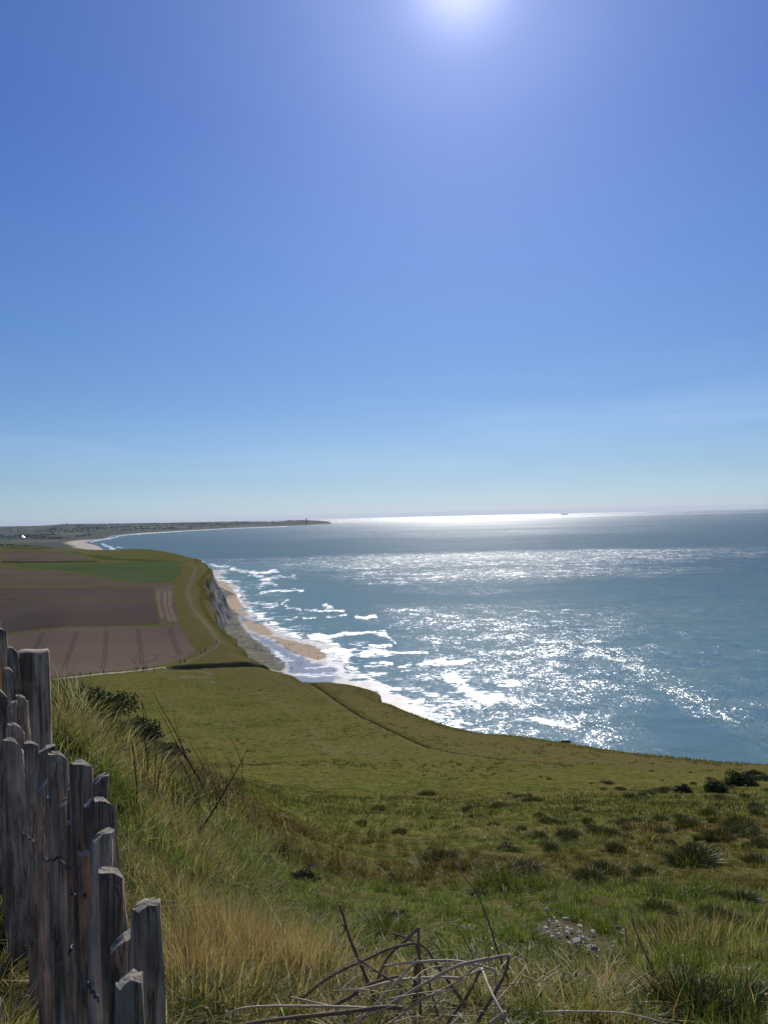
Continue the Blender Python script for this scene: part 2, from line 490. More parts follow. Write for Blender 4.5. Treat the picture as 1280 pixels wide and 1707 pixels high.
def mat_soil(name, c1, c2, furrow=0.5, sc=(0.03, 0.9, 1)):
    a = NT(name); p = a.geo()
    big = a.noise(0.012, p, 4, 0.5, 0.3, sc=(0.6, 1, 1))
    fur = a.noise(1.0, p, 3, 0.6, sc=sc)
    fine = a.noise(0.6, p, 5, 0.7)
    c = a.mix(a.ramp(big, [(0.35, 0.0), (0.65, 1.0)]), c1, c2)
    c = a.mix(a.math('MULTIPLY', a.ramp(fur, [(0.4, 1.0), (0.6, 0.0)]), furrow), c, tuple(v * 0.62 for v in c1))
    c = a.mix(a.ramp(fine, [(0.45, 0.0), (0.8, 0.35)]), c, tuple(v * 1.35 for v in c2))
    c = a.mix(a.attr('track', True), c, tuple(v * 0.42 for v in c1))
    c = a.mix(a.attr('pale', True), c, tuple(min(1, v * 1.7) for v in c2))
    nb = a.bump(fine, 0.6, 0.4)
    return a.done(a.bsdf(c, 1.0, nb, 0.0))

def mat_sea():
    a = NT("sea_water"); p = a.geo()
    wind = a.attr('wind', True)
    def nv(scale, amp, detail=1.0, sc=(1, 1, 1)):
        c = a.noise(scale, p, detail, 0.5, 0.0, sc=sc, color=True)
        v = a.vmath('SUBTRACT', c, (0.5, 0.5, 0.5))
        return a.vmath('SCALE', v, amp)
    v = a.vmath('ADD', nv(1.0, 0.95, 0.0, (1.3, 0.7, 1)), nv(0.3, 0.8, 1.0, (1.2, 0.7, 1)))
    v = a.vmath('ADD', v, nv(0.08, 0.65, 1.0, (1.0, 0.7, 1)))
    v = a.vmath('ADD', v, nv(0.022, 0.5, 2.0, (0.8, 1, 1)))
    gust = a.ramp(a.noise(0.07, p, 4, 0.6, 0.5, sc=(1, 0.07, 1)), [(0.36, 0.25), (0.64, 1.5)])
    gust = a.math('ADD', 1.0, a.math('MULTIPLY', a.math('SUBTRACT', gust, 1.0), a.attr('far', True)))
    wind = a.math('MULTIPLY', wind, gust)
    amp = a.math('MULTIPLY_ADD', wind, 0.78, 0.06)
    v = a.vmath('SCALE', v, amp)
    sep = a.n('SeparateXYZ'); a.set(sep.inputs[0], v)
    cb = a.n('CombineXYZ'); a.set(cb.inputs[0], sep.outputs[0]); a.set(cb.inputs[1], sep.outputs[1]); cb.inputs[2].default_value = 0
    v = a.vmath('ADD', cb.outputs[0], (0, 0, 1))
    nn = a.vmath('NORMALIZE', v, (0, 0, 0))
    big = a.noise(0.0009, p, 4, 0.5, 0.5, sc=(0.5, 1, 1))
    sh = a.attr('shallow', True)
    c = a.mix(a.ramp(big, [(0.35, 0.0), (0.65, 1.0)]), (0.024, 0.070, 0.082), (0.034, 0.092, 0.098))
    c = a.mix(sh, c, (0.115, 0.215, 0.190))
    rough = a.math('ADD', a.math('MULTIPLY_ADD', wind, 0.05, 0.14), a.math('MULTIPLY', a.attr('far', True), 0.10))
    dif = a.n('BsdfDiffuse'); a.set(dif.inputs[0], c)
    gls = a.n('BsdfGlossy'); a.set(gls.inputs['Roughness'], rough); a.set(gls.inputs['Normal'], nn); gls.inputs[0].default_value = (1, 1, 1, 1)
    fr_ = a.n('Fresnel'); fr_.inputs[0].default_value = 1.33
    fac = a.math('MINIMUM', fr_.outputs[0], 0.24)
    wm = a.n('MixShader'); a.set(wm.inputs[0], fac); a.set(wm.inputs[1], dif); a.set(wm.inputs[2], gls)
    water = wm.outputs[0]
    # foam
    f = a.attr('foam', True)
    fn = a.noise(0.30, p, 6, 0.72, 0.6, sc=(0.5, 0.8, 1))
    fn2 = a.noise(0.055, p, 6, 0.65, 1.2, sc=(0.4, 0.7, 1))
    thr = a.math('SUBTRACT', a.math('ADD', f, a.math('MULTIPLY', a.math('ADD', a.math('SUBTRACT', fn, 0.5), a.math('SUBTRACT', fn2, 0.5)), 3.0)), 0.50)
    fm = a.math('MULTIPLY', a.ramp(thr, [(0.0, 0.0), (0.16, 1.0)]), a.ramp(f, [(0.03, 0.0), (0.12, 1.0)]))
    nbf = a.bump(fn, 0.8, 0.8)
    foam = a.bsdf((0.90, 0.90, 0.88), 0.5, nbf, 0.6)
    mx = a.n('MixShader'); a.set(mx.inputs[0], fm); a.set(mx.inputs[1], water); a.set(mx.inputs[2], foam)
    return a.done(mx.outputs[0])

def mat_beach():
    a = NT("beach_sand"); p = a.geo()
    dry = a.attr('dry', True); rock = a.attr('rock', True); pool = a.attr('pool', True); fo = a.attr('foam', True)
    n1 = a.noise(0.07, p, 5, 0.6, 0.4); n2 = a.noise(0.6, p, 5, 0.65)
    wet = a.mix(n1, (0.17, 0.145, 0.125), (0.23, 0.20, 0.175))
    sand = a.mix(n1, (0.40, 0.305, 0.205), (0.49, 0.375, 0.255))
    jit = a.math('MULTIPLY', a.math('SUBTRACT', n1, 0.5), 0.9)
    dd = a.ramp(a.math('ADD', dry, jit), [(0.42, 0.0), (0.56, 1.0)])
    c = a.mix(dd, wet, sand)
    nr = a.math('ADD', a.math('MULTIPLY', n2, 0.5), a.math('MULTIPLY', a.noise(0.11, p, 5, 0.7, 1.0, sc=(1.2, 0.6, 1)), 0.5))
    nr = a.math('ADD', nr, a.math('MULTIPLY', a.math('SUBTRACT', a.noise(0.03, p, 3, 0.6, 1.0), 0.5), 0.5))
    rk = a.ramp(nr, [(0.38, (0.045, 0.050, 0.034)), (0.47, (0.11, 0.11, 0.075)), (0.56, (0.16, 0.145, 0.10)), (0.68, (0.27, 0.245, 0.19))])
    rr = a.ramp(a.math('ADD', rock, jit), [(0.35, 0.0), (0.6, 1.0)])
    c = a.mix(rr, c, rk)
    pl = a.ramp(a.math('ADD', pool, a.math('MULTIPLY', jit, 0.9)), [(0.42, 0.0), (0.52, 1.0)])
    c = a.mix(pl, c, (0.20, 0.20, 0.21))
    ro = a.math('SUBTRACT', 0.5, a.math('MULTIPLY', pl, 0.25))
    ro = a.math('MAXIMUM', a.math('MAXIMUM', a.math('MULTIPLY', dd, 0.9), a.math('MULTIPLY', rr, 0.85)), ro)
    nb = a.bump(n2, 0.25, 0.3)
    base = a.bsdf(c, ro, nb, a.math('SUBTRACT', 0.5, a.math('MULTIPLY', a.math('MAXIMUM', rr, dd), 0.45)))
    fn = a.noise(0.18, p, 6, 0.7, 1.0, sc=(0.5, 1, 1))
    fm = a.ramp(a.math('SUBTRACT', a.math('ADD', fo, a.math('MULTIPLY', a.math('SUBTRACT', fn, 0.5), 2.4)), 0.5), [(0.0, 0.0), (0.2, 1.0)])
    fm = a.math('MULTIPLY', fm, a.ramp(fo, [(0.05, 0.0), (0.15, 1.0)]))
    foam = a.bsdf((0.8, 0.82, 0.83), 0.7, None, 0.3)
    mx = a.n('MixShader'); a.set(mx.inputs[0], fm); a.set(mx.inputs[1], base); a.set(mx.inputs[2], foam)
    return a.done(mx.outputs[0])

def mat_far():
    a = NT("far_farmland"); p = a.geo()
    vo = a.n('TexVoronoi', i_Scale=0.0032); 
    mp = a.n('Mapping'); a.set(mp.inputs[0], a.vmath('ADD', p, a.vmath('SCALE', a.noise(0.002, p, 3, color=True), 120.0))); mp.inputs['Scale'].default_value = (1.2, 0.7, 0)
    a.set(vo.inputs['Vector'], mp.outputs[0])
    cell = a.n('SeparateColor'); a.set(cell.inputs[0], vo.outputs['Color'])
    c = a.ramp(cell.outputs[0], [(0.0, (0.032, 0.048, 0.018)), (0.25, (0.055, 0.078, 0.026)), (0.45, (0.026, 0.036, 0.018)), (0.6, (0.085, 0.075, 0.055)), (0.75, (0.040, 0.060, 0.020)), (0.9, (0.070, 0.060, 0.042))], 'CONSTANT')
    wood = a.noise(0.0022, p, 6, 0.62, 0.3, sc=(0.7, 1, 1))
    c = a.mix(a.ramp(wood, [(0.47, 0.0), (0.51, 1.0)]), c, (0.020, 0.030, 0.014))
    c = a.mix(a.attr('sand', True), c, a.mix(a.noise(0.01, p, 4), (0.42, 0.35, 0.27), (0.52, 0.44, 0.34)))
    return a.done(a.bsdf(c, 0.95, None, 0.1))

def mat_blade():
    a = NT("grass_blade")
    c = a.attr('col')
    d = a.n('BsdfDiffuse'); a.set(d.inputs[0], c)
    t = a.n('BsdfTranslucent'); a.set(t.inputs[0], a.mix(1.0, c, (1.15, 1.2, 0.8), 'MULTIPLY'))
    g = a.n('BsdfGlossy'); a.set(g.inputs[0], (1, 1, 1)); g.inputs['Roughness'].default_value = 0.36
    m1 = a.n('MixShader'); m1.inputs[0].default_value = 0.44; a.set(m1.inputs[1], d); a.set(m1.inputs[2], t)
    m2 = a.n('MixShader'); m2.inputs[0].default_value = 0.012; a.set(m2.inputs[1], m1); a.set(m2.inputs[2], g)
    return a.done(m2.outputs[0])

def mat_wood(name, dark, light, grain=26, zs=0.05, green=0.0):
    a = NT(name); p = a.coord()
    oi = a.n('ObjectInfo').outputs['Random']
    pv = a.vmath('ADD', p, a.vmath('SCALE', (1.0, 1.0, 1.0), a.math('MULTIPLY', oi, 17.0)))
    n1 = a.noise(grain * 3.2, pv, 6, 0.7, 0.3, sc=(1, 1, zs))
    n2 = a.noise(grain * 0.5, pv, 4, 0.6, 0.5, sc=(1, 1, 0.14))
    n3 = a.noise(5, pv, 4, 0.6)
    c = a.ramp(n1, [(0.38, dark), (0.52, tuple((x + y) / 2 for x, y in zip(dark, light))), (0.64, light)])
    c = a.mix(a.ramp(n2, [(0.40, 0.85), (0.55, 0.0)]), c, tuple(v * 0.40 for v in dark))
    c = a.mix(a.ramp(n3, [(0.5, 0.0), (0.75, 0.6)]), c, tuple(v * 1.25 for v in light))
    c = a.mix(a.math('MULTIPLY', a.ramp(a.noise(9, pv, 5, 0.7), [(0.52, 0.0), (0.7, 1.0)]), green), c, (0.075, 0.11, 0.06))
    ck = a.math('ABSOLUTE', a.math('SUBTRACT', a.noise(grain * 1.5, pv, 3, 0.6, 0.2, sc=(1, 1, .035)), 0.5))
    ckr = a.ramp(ck, [(0.0, 0.7), (0.018, 0.0)])
    c = a.mix(ckr, c, tuple(v * 0.22 for v in dark))
    c = a.mix(a.attr('endgrain', True), c, (0.34, 0.29, 0.22))
    h = a.math('SUBTRACT', a.math('ADD', n1, a.math('MULTIPLY', n2, 1.4)), a.math('MULTIPLY', ckr, 0.8))
    return a.done(a.bsdf(c, 0.8, a.bump(h, 0.9, 0.004), 0.06))

# ================================================================== SETTING
def bank(x, y):      # ungrazed strip beside the fence
    return sstep(0.5, -0.6, x - (0.75 - 0.24 * y) + 0.5 * fbm(x / 1.3, y / 1.3, 3, 4)) * sstep(17, 14, y) * sstep(-5.5, -4.2, x + 0 * y)

def project(x, y, z):
    dx, dy, dz = x, y, z - EYE
    cf = dx * _f.x + dy * _f.y + dz * _f.z
    return 640 + F * (dx * _r.x + dy * _r.y + dz * _r.z) / cf, 853.5 - F * (dx * _u.x + dy * _u.y + dz * _u.z) / cf

def grid(az, r, wrap=False):
    A_, R_ = np.meshgrid(az, r)
    x = (np.sin(A_) * R_).ravel(); y = (np.cos(A_) * R_).ravel()
    nr, na = len(r), len(az)
    i, j = np.meshgrid(np.arange(nr - 1), np.arange(na if wrap else na - 1), indexing='ij')
    i = i.ravel(); j = j.ravel(); j2 = (j + 1) % na
    Q = np.stack([i * na + j, i * na + j2, (i + 1) * na + j2, (i + 1) * na + j], 1)
    return x, y, Q

def compact(V, Q, attrs):
    u, inv = np.unique(Q, return_inverse=True)
    return V[u], inv.reshape(Q.shape), {k: a[u] for k, a in attrs.items()}

R_ = np.radians
az = np.concatenate([np.arange(-180, -34, 3.0), np.arange(-34, -27.5, .12), np.arange(-27.5, -17, .06), np.arange(-17, -8, .045), np.arange(-8, 30, .12), np.arange(30, 180, 3.0)])
az = R_(az)
r = np.concatenate([np.exp(np.arange(math.log(.5), math.log(60), .0075)), np.exp(np.arange(math.log(60), math.log(2700), .0048))])
gx, gy, gq = grid(az, r, True)
gz, gs = height(gx, gy)
GV = np.stack([gx, gy, gz], 1)
gr = np.hypot(gx, gy)

def P(*pts):
    return [(lambda v: (v.x, v.y))(hit(*p)) for p in pts]
# fields, drawn from their corners as they lie on the land
F_light = P((60, 1050.5), (100, 1047.5), (200, 1044), (300, 1041), (312, 1065), (327, 1086), (312, 1094), (290, 1103), (255, 1111), (200, 1117.5), (150, 1122), (110, 1126)) + [(-190, 270), (-330, 300), (-330, 400)]
F_mid = P((300, 1041), (200, 1044), (100, 1047.5), (60, 1050.5)) + [(-330, 400), (-420, 480)] + P((5, 1001), (130, 999.5), (259, 999.5), (264, 1020), (267, 1041))[0:]
F_mid = P((267, 1039.5), (200, 1042.5), (100, 1046), (40, 1051)) + [(-330, 410), (-420, 525)] + P((5, 1001), (130, 1000), (257, 1000), (262, 1020))
F_dark = P((257, 999), (130, 999), (5, 1000)) + [(-420, 528), (-480, 605)] + P((5, 980), (130, 979), (256, 979))
F_strip = P((258, 979), (288, 979), (294, 1010), (300, 1039), (269, 1040), (263, 1010))
F_upper = P((289, 977.5), (256, 977.8), (130, 977.8), (5, 978.8)) + [(-480, 610), (-560, 800)] + P((5, 945), (40, 949), (90, 952), (150, 959), (190, 968), (235, 972), (285, 972))
F_green = P((303, 950), (297, 962), (285, 970), (250, 971), (195, 967), (152, 957), (90, 950), (40, 947), (10, 942.5), (95, 939.5), (200, 938), (302, 937))
F_top = P((3, 937), (60, 937), (150, 934.5), (140, 928), (110, 921), (60, 918.5), (3, 917.5))
F_crest = P((3, 914.5), (60, 916.5), (120, 921), (160, 932), (240, 936), (300, 935.8)) + P((200, 931), (130, 919.5), (60, 913.7), (3, 911.5))
ROAD = P((118, 1127.5), (160, 1124.5), (200, 1121), (245, 1116.5), (275, 1114.5), (300, 1110), (320, 1101), (345, 1088), (358, 1080), (363, 1070), (357, 1058), (345, 1042),
         (331, 1027), (319, 1008), (313, 990), (315, 975), (322, 960), (326, 950), (321, 942), (312, 937.5))
ROAD = [(-120, 262), (-105, 268)] + ROAD[1:]
PATH2 = P((246, 1118.5), (280, 1120), (320, 1119.5), (345, 1121), (352, 1124))
PATCH = P((232, 1127), (280, 1126), (345, 1124), (362, 1139), (330, 1137), (290, 1133))

cq = gq[:, :]
cxm = gx[cq].mean(1); cym = gy[cq].mean(1)
cls = np.zeros(len(gq), int)
rng_m = (cym > 200) & (cym < 2700) & (cxm < 0)
idx = np.where(rng_m)[0]
X_, Y_ = cxm[idx], cym[idx]
for k, poly in enumerate([F_light, F_mid, F_dark, F_strip, F_upper, F_green, F_top, F_crest], start=1):
    cls[idx[inside(X_, Y_, poly)]] = k
seglen = poly_dist(X_, Y_, ROAD)
wroad = np.interp(Y_, [240, 275, 300, 900], [1.7, 1.6, 0.9, 1.1])
wroad = wroad + 0.25 * fbm(X_ / 6, Y_ / 6, 2, 12)
cls[idx[(poly_dist(X_, Y_, ROAD[:6]) < wroad)]] = 9
# per-vertex marks
rim = sstep(-34, -6, gs + 9 * fbm(gx / 14, gy / 14, 3, 8)) * sstep(60, 110, gr) * sstep(1200, 700, gr)
bandz = sstep(70, 95, gy) * sstep(175, 120, gy) * sstep(-18, 12, gx - 0.05 * gy)
rim = np.clip(rim * 0.9 + 0.55 * bandz * (0.5 + 0.5 * fbm(gx / 25, gy / 12, 3, 4)), 0, 1)
bare = np.zeros(len(gx)); track = np.zeros(len(gx)); pale = np.zeros(len(gx))
m = (gy > 220) & (gy < 1100) & (gx < 60)
mi = np.where(m)[0]; xx, yy = gx[mi], gy[mi]
bare[mi] = np.maximum(bare[mi], 0.8 * sstep(1.3, 0.5, poly_dist(xx, yy, PATH2)))
bare[mi] = np.maximum(bare[mi], 0.55 * inside(xx, yy, PATCH) * sstep(-0.3, 0.3, fbm(xx / 9, yy / 5, 3, 40)))
bare[mi] = np.maximum(bare[mi], 0.20 * sstep(3.4, 1.8, poly_dist(xx, yy, ROAD)))
bare[mi] = np.maximum(bare[mi], 0.65 * sstep(1.3, 0.6, poly_dist(xx, yy, ROAD[5:])))
bare[mi] = np.maximum(bare[mi], 0.85 * sstep(1.1, 0.5, poly_dist(xx, yy, ROAD[5:9])))
m3 = (gy > 60) & (gy < 270); mi3 = np.where(m3)[0]
TR2 = [(x - 1.6, y - 1.0) for x, y in TRACK]
bare[mi3] = np.maximum(bare[mi3], 0.22 * sstep(0.8, 0.3, poly_dist(gx[mi3], gy[mi3], TR2)))
for st in [[(420, 1150), (470, 1175), (520, 1215), (560, 1260)], [(300, 1145), (360, 1165), (450, 1170), (560, 1190)], [(560, 1250), (700, 1275), (860, 1290), (1050, 1300)], [(260, 1160), (330, 1200), (420, 1215), (520, 1235), (640, 1262)],
           [(700, 1225), (820, 1250), (940, 1262), (1080, 1278)], [(620, 1320), (760, 1308), (900, 1315), (1060, 1308), (1200, 1330)]]:
    bare[mi3] = np.maximum(bare[mi3], 0.22 * sstep(0.9, 0.3, poly_dist(gx[mi3], gy[mi3], P(*st)) + 0.5 * fbm(gx[mi3] / 8, gy[mi3] / 8, 2, 71)))
TL = [[(127, 1052), (101, 1118)], [(131, 1052), (106, 1118)], [(176, 1050), (169, 1115)], [(180, 1050), (174, 1115)], [(228, 1048), (235, 1109)], [(232, 1048), (240, 1109)],
      [(280, 1048), (297, 1092)], [(285, 1048), (302, 1091)], [(70, 1056), (48, 1095)], [(74, 1056), (53, 1095)], [(30, 1053), (320, 1046)],
      [(180, 1111), (215, 1108), (240, 1106), (258, 1100), (263, 1093), (247, 1090), (230, 1092), (222, 1100), (225, 1107)], [(230, 1107), (262, 1098), (300, 1094)]]
for t in TL: track[mi] = np.maximum(track[mi], 0.5 * sstep(0.55, 0.2, poly_dist(xx, yy, P(*t))))
track[mi] = np.maximum(track[mi], 0.8 * sstep(1.4, 0.6, poly_dist(xx, yy, P((0, 999.5), (130, 999.2), (257, 999.5)))))
track[mi] = np.maximum(track[mi], 0.8 * sstep(1.6, 0.6, poly_dist(xx, yy, P((0, 979.5), (130, 978.5), (257, 978.5)))))
track[mi] = np.maximum(track[mi], 0.9 * sstep(1.5, 0.6, poly_dist(xx, yy, P((40, 1051), (100, 1046.8), (200, 1043), (300, 1040)))))
for t in [[(263, 985), (264, 1005), (270, 1030)], [(275, 985), (275, 1010), (283, 1036)], [(283, 985), (283, 1010), (292, 1036)]]:
    pale[mi] = np.maximum(pale[mi], 0.5 * sstep(1.6, 0.5, poly_dist(xx, yy, P(*t))))
CHALKP = [(lambda v: (v.x, v.y))(hit(*p)) for p in [(925, 1545), (945, 1565), (985, 1590), (1005, 1600)]]
m4 = gr < 20; mi4 = np.where(m4)[0]
bare[mi4] = np.maximum(bare[mi4], 0.9 * sstep(0.55, 0.1, poly_dist(gx[mi4], gy[mi4], CHALKP) + 0.35 * fbm(gx[mi4] * 3, gy[mi4] * 3, 3, 2)))
cliffa = sstep(0.3, 2.2, gs) * sstep(120, 200, gr)

MAT = {}
MAT['turf'] = mat_ground()
MAT['soil_light'] = mat_soil("soil_light", (0.130, 0.094, 0.072), (0.160, 0.118, 0.090), 0.12, (0.9, 0.03, 1))
MAT['soil_mid'] = mat_soil("soil_mid", (0.088, 0.066, 0.054), (0.108, 0.083, 0.068), 0.5)
MAT['soil_dark'] = mat_soil("soil_dark", (0.086, 0.064, 0.050), (0.108, 0.083, 0.066), 0.5)
MAT['soil_strip'] = mat_soil("soil_strip", (0.11, 0.082, 0.058), (0.14, 0.105, 0.076), 0.4, (0.5, 0.02, 1))
MAT['soil_upper'] = mat_soil("soil_upper", (0.095, 0.075, 0.052), (0.125, 0.095, 0.068), 0.3)
MAT['crop'] = mat_soil("young_crop", (0.058, 0.088, 0.032), (0.082, 0.112, 0.044), 0.3)
MAT['crop2'] = mat_soil("rough_crop", (0.048, 0.072, 0.018), (0.062, 0.086, 0.026), 0.3)
MAT['road'] = mat_soil("pale_dirt", (0.26, 0.23, 0.17), (0.40, 0.36, 0.28), 0.2)
under = (gz[gq] < -2.6).all(1)
thatch_shade = np.clip(0.8 * bank(gx, gy) * (gr < 25) + 0.40 * sstep(22, 8, gr), 0, 0.9)  # dark thatch soil that also stands in for shade under near grass
attrs = dict(thatch_shade=thatch_shade, rim=rim, bare=bare, cliff=cliffa, track=track, pale=pale)
NAMES = ['ground', 'light_soil_field', 'dark_ploughed_field', 'dark_ploughed_field', 'stubble_strip', 'brown_field', 'green_field', 'brown_field', 'green_field', 'dirt_path']
MM = ['turf', 'soil_light', 'soil_mid', 'soil_dark', 'soil_strip', 'soil_upper', 'crop', 'soil_upper', 'crop2', 'road']
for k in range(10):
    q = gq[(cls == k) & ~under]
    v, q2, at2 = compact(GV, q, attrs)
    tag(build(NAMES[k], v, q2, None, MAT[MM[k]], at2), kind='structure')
na = len(az)
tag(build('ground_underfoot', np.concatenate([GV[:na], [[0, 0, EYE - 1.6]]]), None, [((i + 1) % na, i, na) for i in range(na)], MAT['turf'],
          dict(rim=np.zeros(na + 1), thatch_shade=np.full(na + 1, .7))), kind='structure')

# ------------------------------------------------------------------ far coast
COAST = [sea_pt(*p) for p in [(215, 925.5), (200, 922), (188, 918.5), (183, 914), (172, 909), (150, 904), (165, 900.5), (186, 897.5), (200, 892.5), (225, 890), (250, 888.2), (300, 885.3), (350, 882.3), (400, 880), (440, 878.6), (480, 877), (520, 875.6), (556, 873.6)]]
tipx, tipy = COAST[-1]
FL = [(-500, 1700)] + COAST + [(tipx - 80, tipy + 500), (-1200, 9600), (-2500, 12500), (-3000, 16000), (-16000, 16000), (-16000, 1000)]
faz = R_(np.concatenate([np.arange(-60, -34, 1.0), np.arange(-34, -2.8, .07)]))
fr = np.exp(np.arange(math.log(2150), math.log(16000), .009))
fx, fy, fq = grid(faz, fr)
fin = inside(fx, fy, FL)
fd = poly_dist(fx, fy, COAST + [(tipx - 80, tipy + 500), (-1200, 9600), (-2500, 12500), (-3000, 16000)])
sd_ = np.where(fin, fd, -fd)
rise = sstep(60, 500, sd_ + 160 * fbm(fx / 300, fy / 300, 3, 3))
inland = sstep(200, 2500, sd_)
fz = -4 + 5.5 * sstep(-40, 60, sd_) + rise * (9 + 16 * fbm(fx / 500, fy / 500, 4, 5)) * (1 - 0.5 * sstep(7000, 5000, fy) * 0) + inland * (8 + 14 * fbm(fx / 900, fy / 900, 4, 21))
# the headland with its blunt bluff, and the long ridge behind the bay
hd = np.exp(-((fx - tipx + 250) / 430) ** 2 - ((fy - tipy - 100) / 500) ** 2)
fz = fz + 36 * hd * sstep(-10, 70, sd_)
ridge = sstep(6200, 8300, fy) * sstep(14000, 11000, fy)
skyl = np.interp(np.degrees(np.arctan2(fx, fy)), [-34, -27, -23.5, -22.5, -19, -15, -10.5, -8, -7, -4.2, -3], [22, 24, 26, 40, 36, 30, 24, 15, 10, 6, 0])
fz = fz + skyl * ridge * rise
fz = fz + sea_z(fx, fy)
fz = np.where(sd_ < -30, sea_z(fx, fy) - 6, fz)
keep = (sd_[fq] > -40).any(1)
fs = sstep(130, 90, sd_) * sstep(4200, 3700, fy) + sstep(50, 25, sd_) * (fy >= 3700)
fs = np.clip(fs, 0, 1) * (1 - hd)
v, q2, at2 = compact(np.stack([fx, fy, fz], 1), fq[keep], dict(sand=fs))
tag(build('far_hills', v, q2, None, mat_far(), at2), kind='structure')
def far_z(x, y):
    k = np.argmin((fx - x) ** 2 + (fy - y) ** 2); return float(fz[k])

# ------------------------------------------------------------------ near beach
WL = [sea_pt(*p) for p in [(362, 966), (378, 972), (388, 980), (396, 990), (403, 1003), (414, 1018), (427, 1031), (450, 1045), (474, 1058), (498, 1068), (520, 1070), (545, 1080), (566, 1093), (566, 1106), (574, 1121), (592, 1133), (612, 1142), (645, 1158)]]
WL = [(-330, 1560)] + WL + [(20, 380), (60, 290)]
wp = WL + [(60, 100), (-500, 100), (-700, 1560)]
baz = R_(np.arange(-19, 3, .05)); br = np.exp(np.arange(math.log(230), math.log(1500), .0035))
bx, by, bq = grid(baz, br)
wd = poly_dist(bx, by, WL); ins = inside(bx, by, wp)
wd = np.where(ins, wd, -wd)
bz = np.clip(0.02 * (wd + 5 * fbm(bx / 22, by / 22, 4, 3)), -1.2, 0.9) + 0.12 * fbm(bx / 8, by / 8, 3, 6)
ppx, ppy = project(bx, by, np.zeros_like(bx))
def PX(*p): return [sea_pt(*q) for q in p]
def area(x, y, poly, soft):
    d = poly_dist(x, y, poly + [poly[0]])
    return np.clip(0.5 + np.where(inside(x, y, poly), d, -d) / soft, 0, 1)
dry = np.zeros(len(bx)); rock = np.zeros(len(bx)); pool = np.zeros(len(bx)); bfo = np.zeros(len(bx))
for poly in [PX((345, 962), (362, 964), (378, 969), (388, 978), (394, 990), (401, 1006), (414, 1026), (396, 1027), (378, 1017), (366, 1004), (350, 990)),
             PX((401, 1031), (428, 1036), (446, 1046), (456, 1057), (448, 1062), (430, 1058), (412, 1050)),
             PX((452, 1061), (478, 1066), (500, 1073), (525, 1077), (543, 1085), (546, 1093), (531, 1103), (500, 1095), (478, 1085), (460, 1072))]:
    dry = np.maximum(dry, area(bx, by, poly, 14))
for poly in [PX((340, 1004), (362, 1004), (378, 1010), (398, 1026), (404, 1045), (420, 1062), (445, 1078), (462, 1092), (480, 1108), (470, 1125), (400, 1100), (350, 1050)),
             PX((340, 975), (362, 979), (380, 989), (392, 994), (380, 998), (370, 1003), (340, 1000))]:
    rock = np.maximum(rock, area(bx, by, poly, 14))
for poly in [PX((394, 1027), (404, 1027), (412, 1033), (400, 1036)), PX((420, 1058), (440, 1064), (462, 1074), (485, 1090), (515, 1102), (540, 1110), (560, 1112), (560, 1140), (500, 1150), (480, 1115), (455, 1092), (430, 1072))]:
    pool = np.maximum(pool, area(bx, by, poly, 34))
for st, th in [([(455, 1088), (470, 1098), (482, 1104)], 5), ([(515, 1116), (540, 1112), (555, 1108)], 6), ([(500, 1126), (530, 1127), (570, 1122), (600, 1135)], 8), ([(555, 1092), (550, 1100), (560, 1112)], 5)]:
    bfo = np.maximum(bfo, 0.6 * np.clip(1.4 - poly_dist(bx, by, PX(*st)) / th, 0, 1))
bfo = np.maximum(bfo, 0.6 * np.clip(1 - np.abs(wd - 1) / 5, 0, 1))
talus = area(bx, by, PX((335, 972), (362, 979), (380, 988), (391, 993.5), (380, 997), (362, 1000), (335, 1002)), 40)
bz = bz + 7.0 * talus ** 1.5 * (talus > 0.3) + rock * 0.5 * fbm(bx / 5, by / 5, 3, 9)
keep = (bz[bq] > -1.1).any(1) & (by[bq] < 1480).all(1)
v, q2, at2 = compact(np.stack([bx, by, bz], 1), bq[keep], dict(dry=dry, rock=rock, pool=pool, foam=bfo))
tag(build('beach', v, q2, None, mat_beach(), at2), kind='structure')

# ------------------------------------------------------------------ sea
saz = R_(np.concatenate([np.arange(-180, -34, 4.0), np.arange(-34, 29, .085), np.arange(29, 180, 4.0)]))
sr = np.exp(np.concatenate([np.arange(math.log(60), math.log(230), .05), np.arange(math.log(230), math.log(2600), .0042), np.arange(math.log(2600), math.log(60000), .009)]))
sx, sy, sq = grid(saz, sr, True)
front = sy > 100
spx = np.full(len(sx), -9999.0); spy = np.full(len(sx), 5000.0)
spx[front], spy[front] = project(sx[front], sy[front], sea_z(sx[front], sy[front]))
hor = 863.2 - 0.0233 * (spx - 640)
dyh = spy - hor
wind = np.interp(dyh, [0, 5.5, 7, 13, 15, 17, 19, 24, 26, 33, 36, 45, 58, 64, 70, 80, 88, 96, 102, 112, 118, 140, 150, 170, 200, 300, 420],
                 [1.25, 1.2, .45, .15, .5, .2, .55, .35, .6, .55, .3, .25, .3, 1.15, 1.25, 1.0, .7, .95, .8, .45, .25, .25, .40, .55, .64, .70, .70])
lx = sx / 1; ly = sy / 1
lr = np.log(np.hypot(sx, sy)); la = np.arctan2(sx, sy)
wind = wind * (1.0 + 0.55 * fbm(la * 9, lr * 9, 4, 61)) + 0.12 * fbm(la * 30, lr * 22, 3, 62)
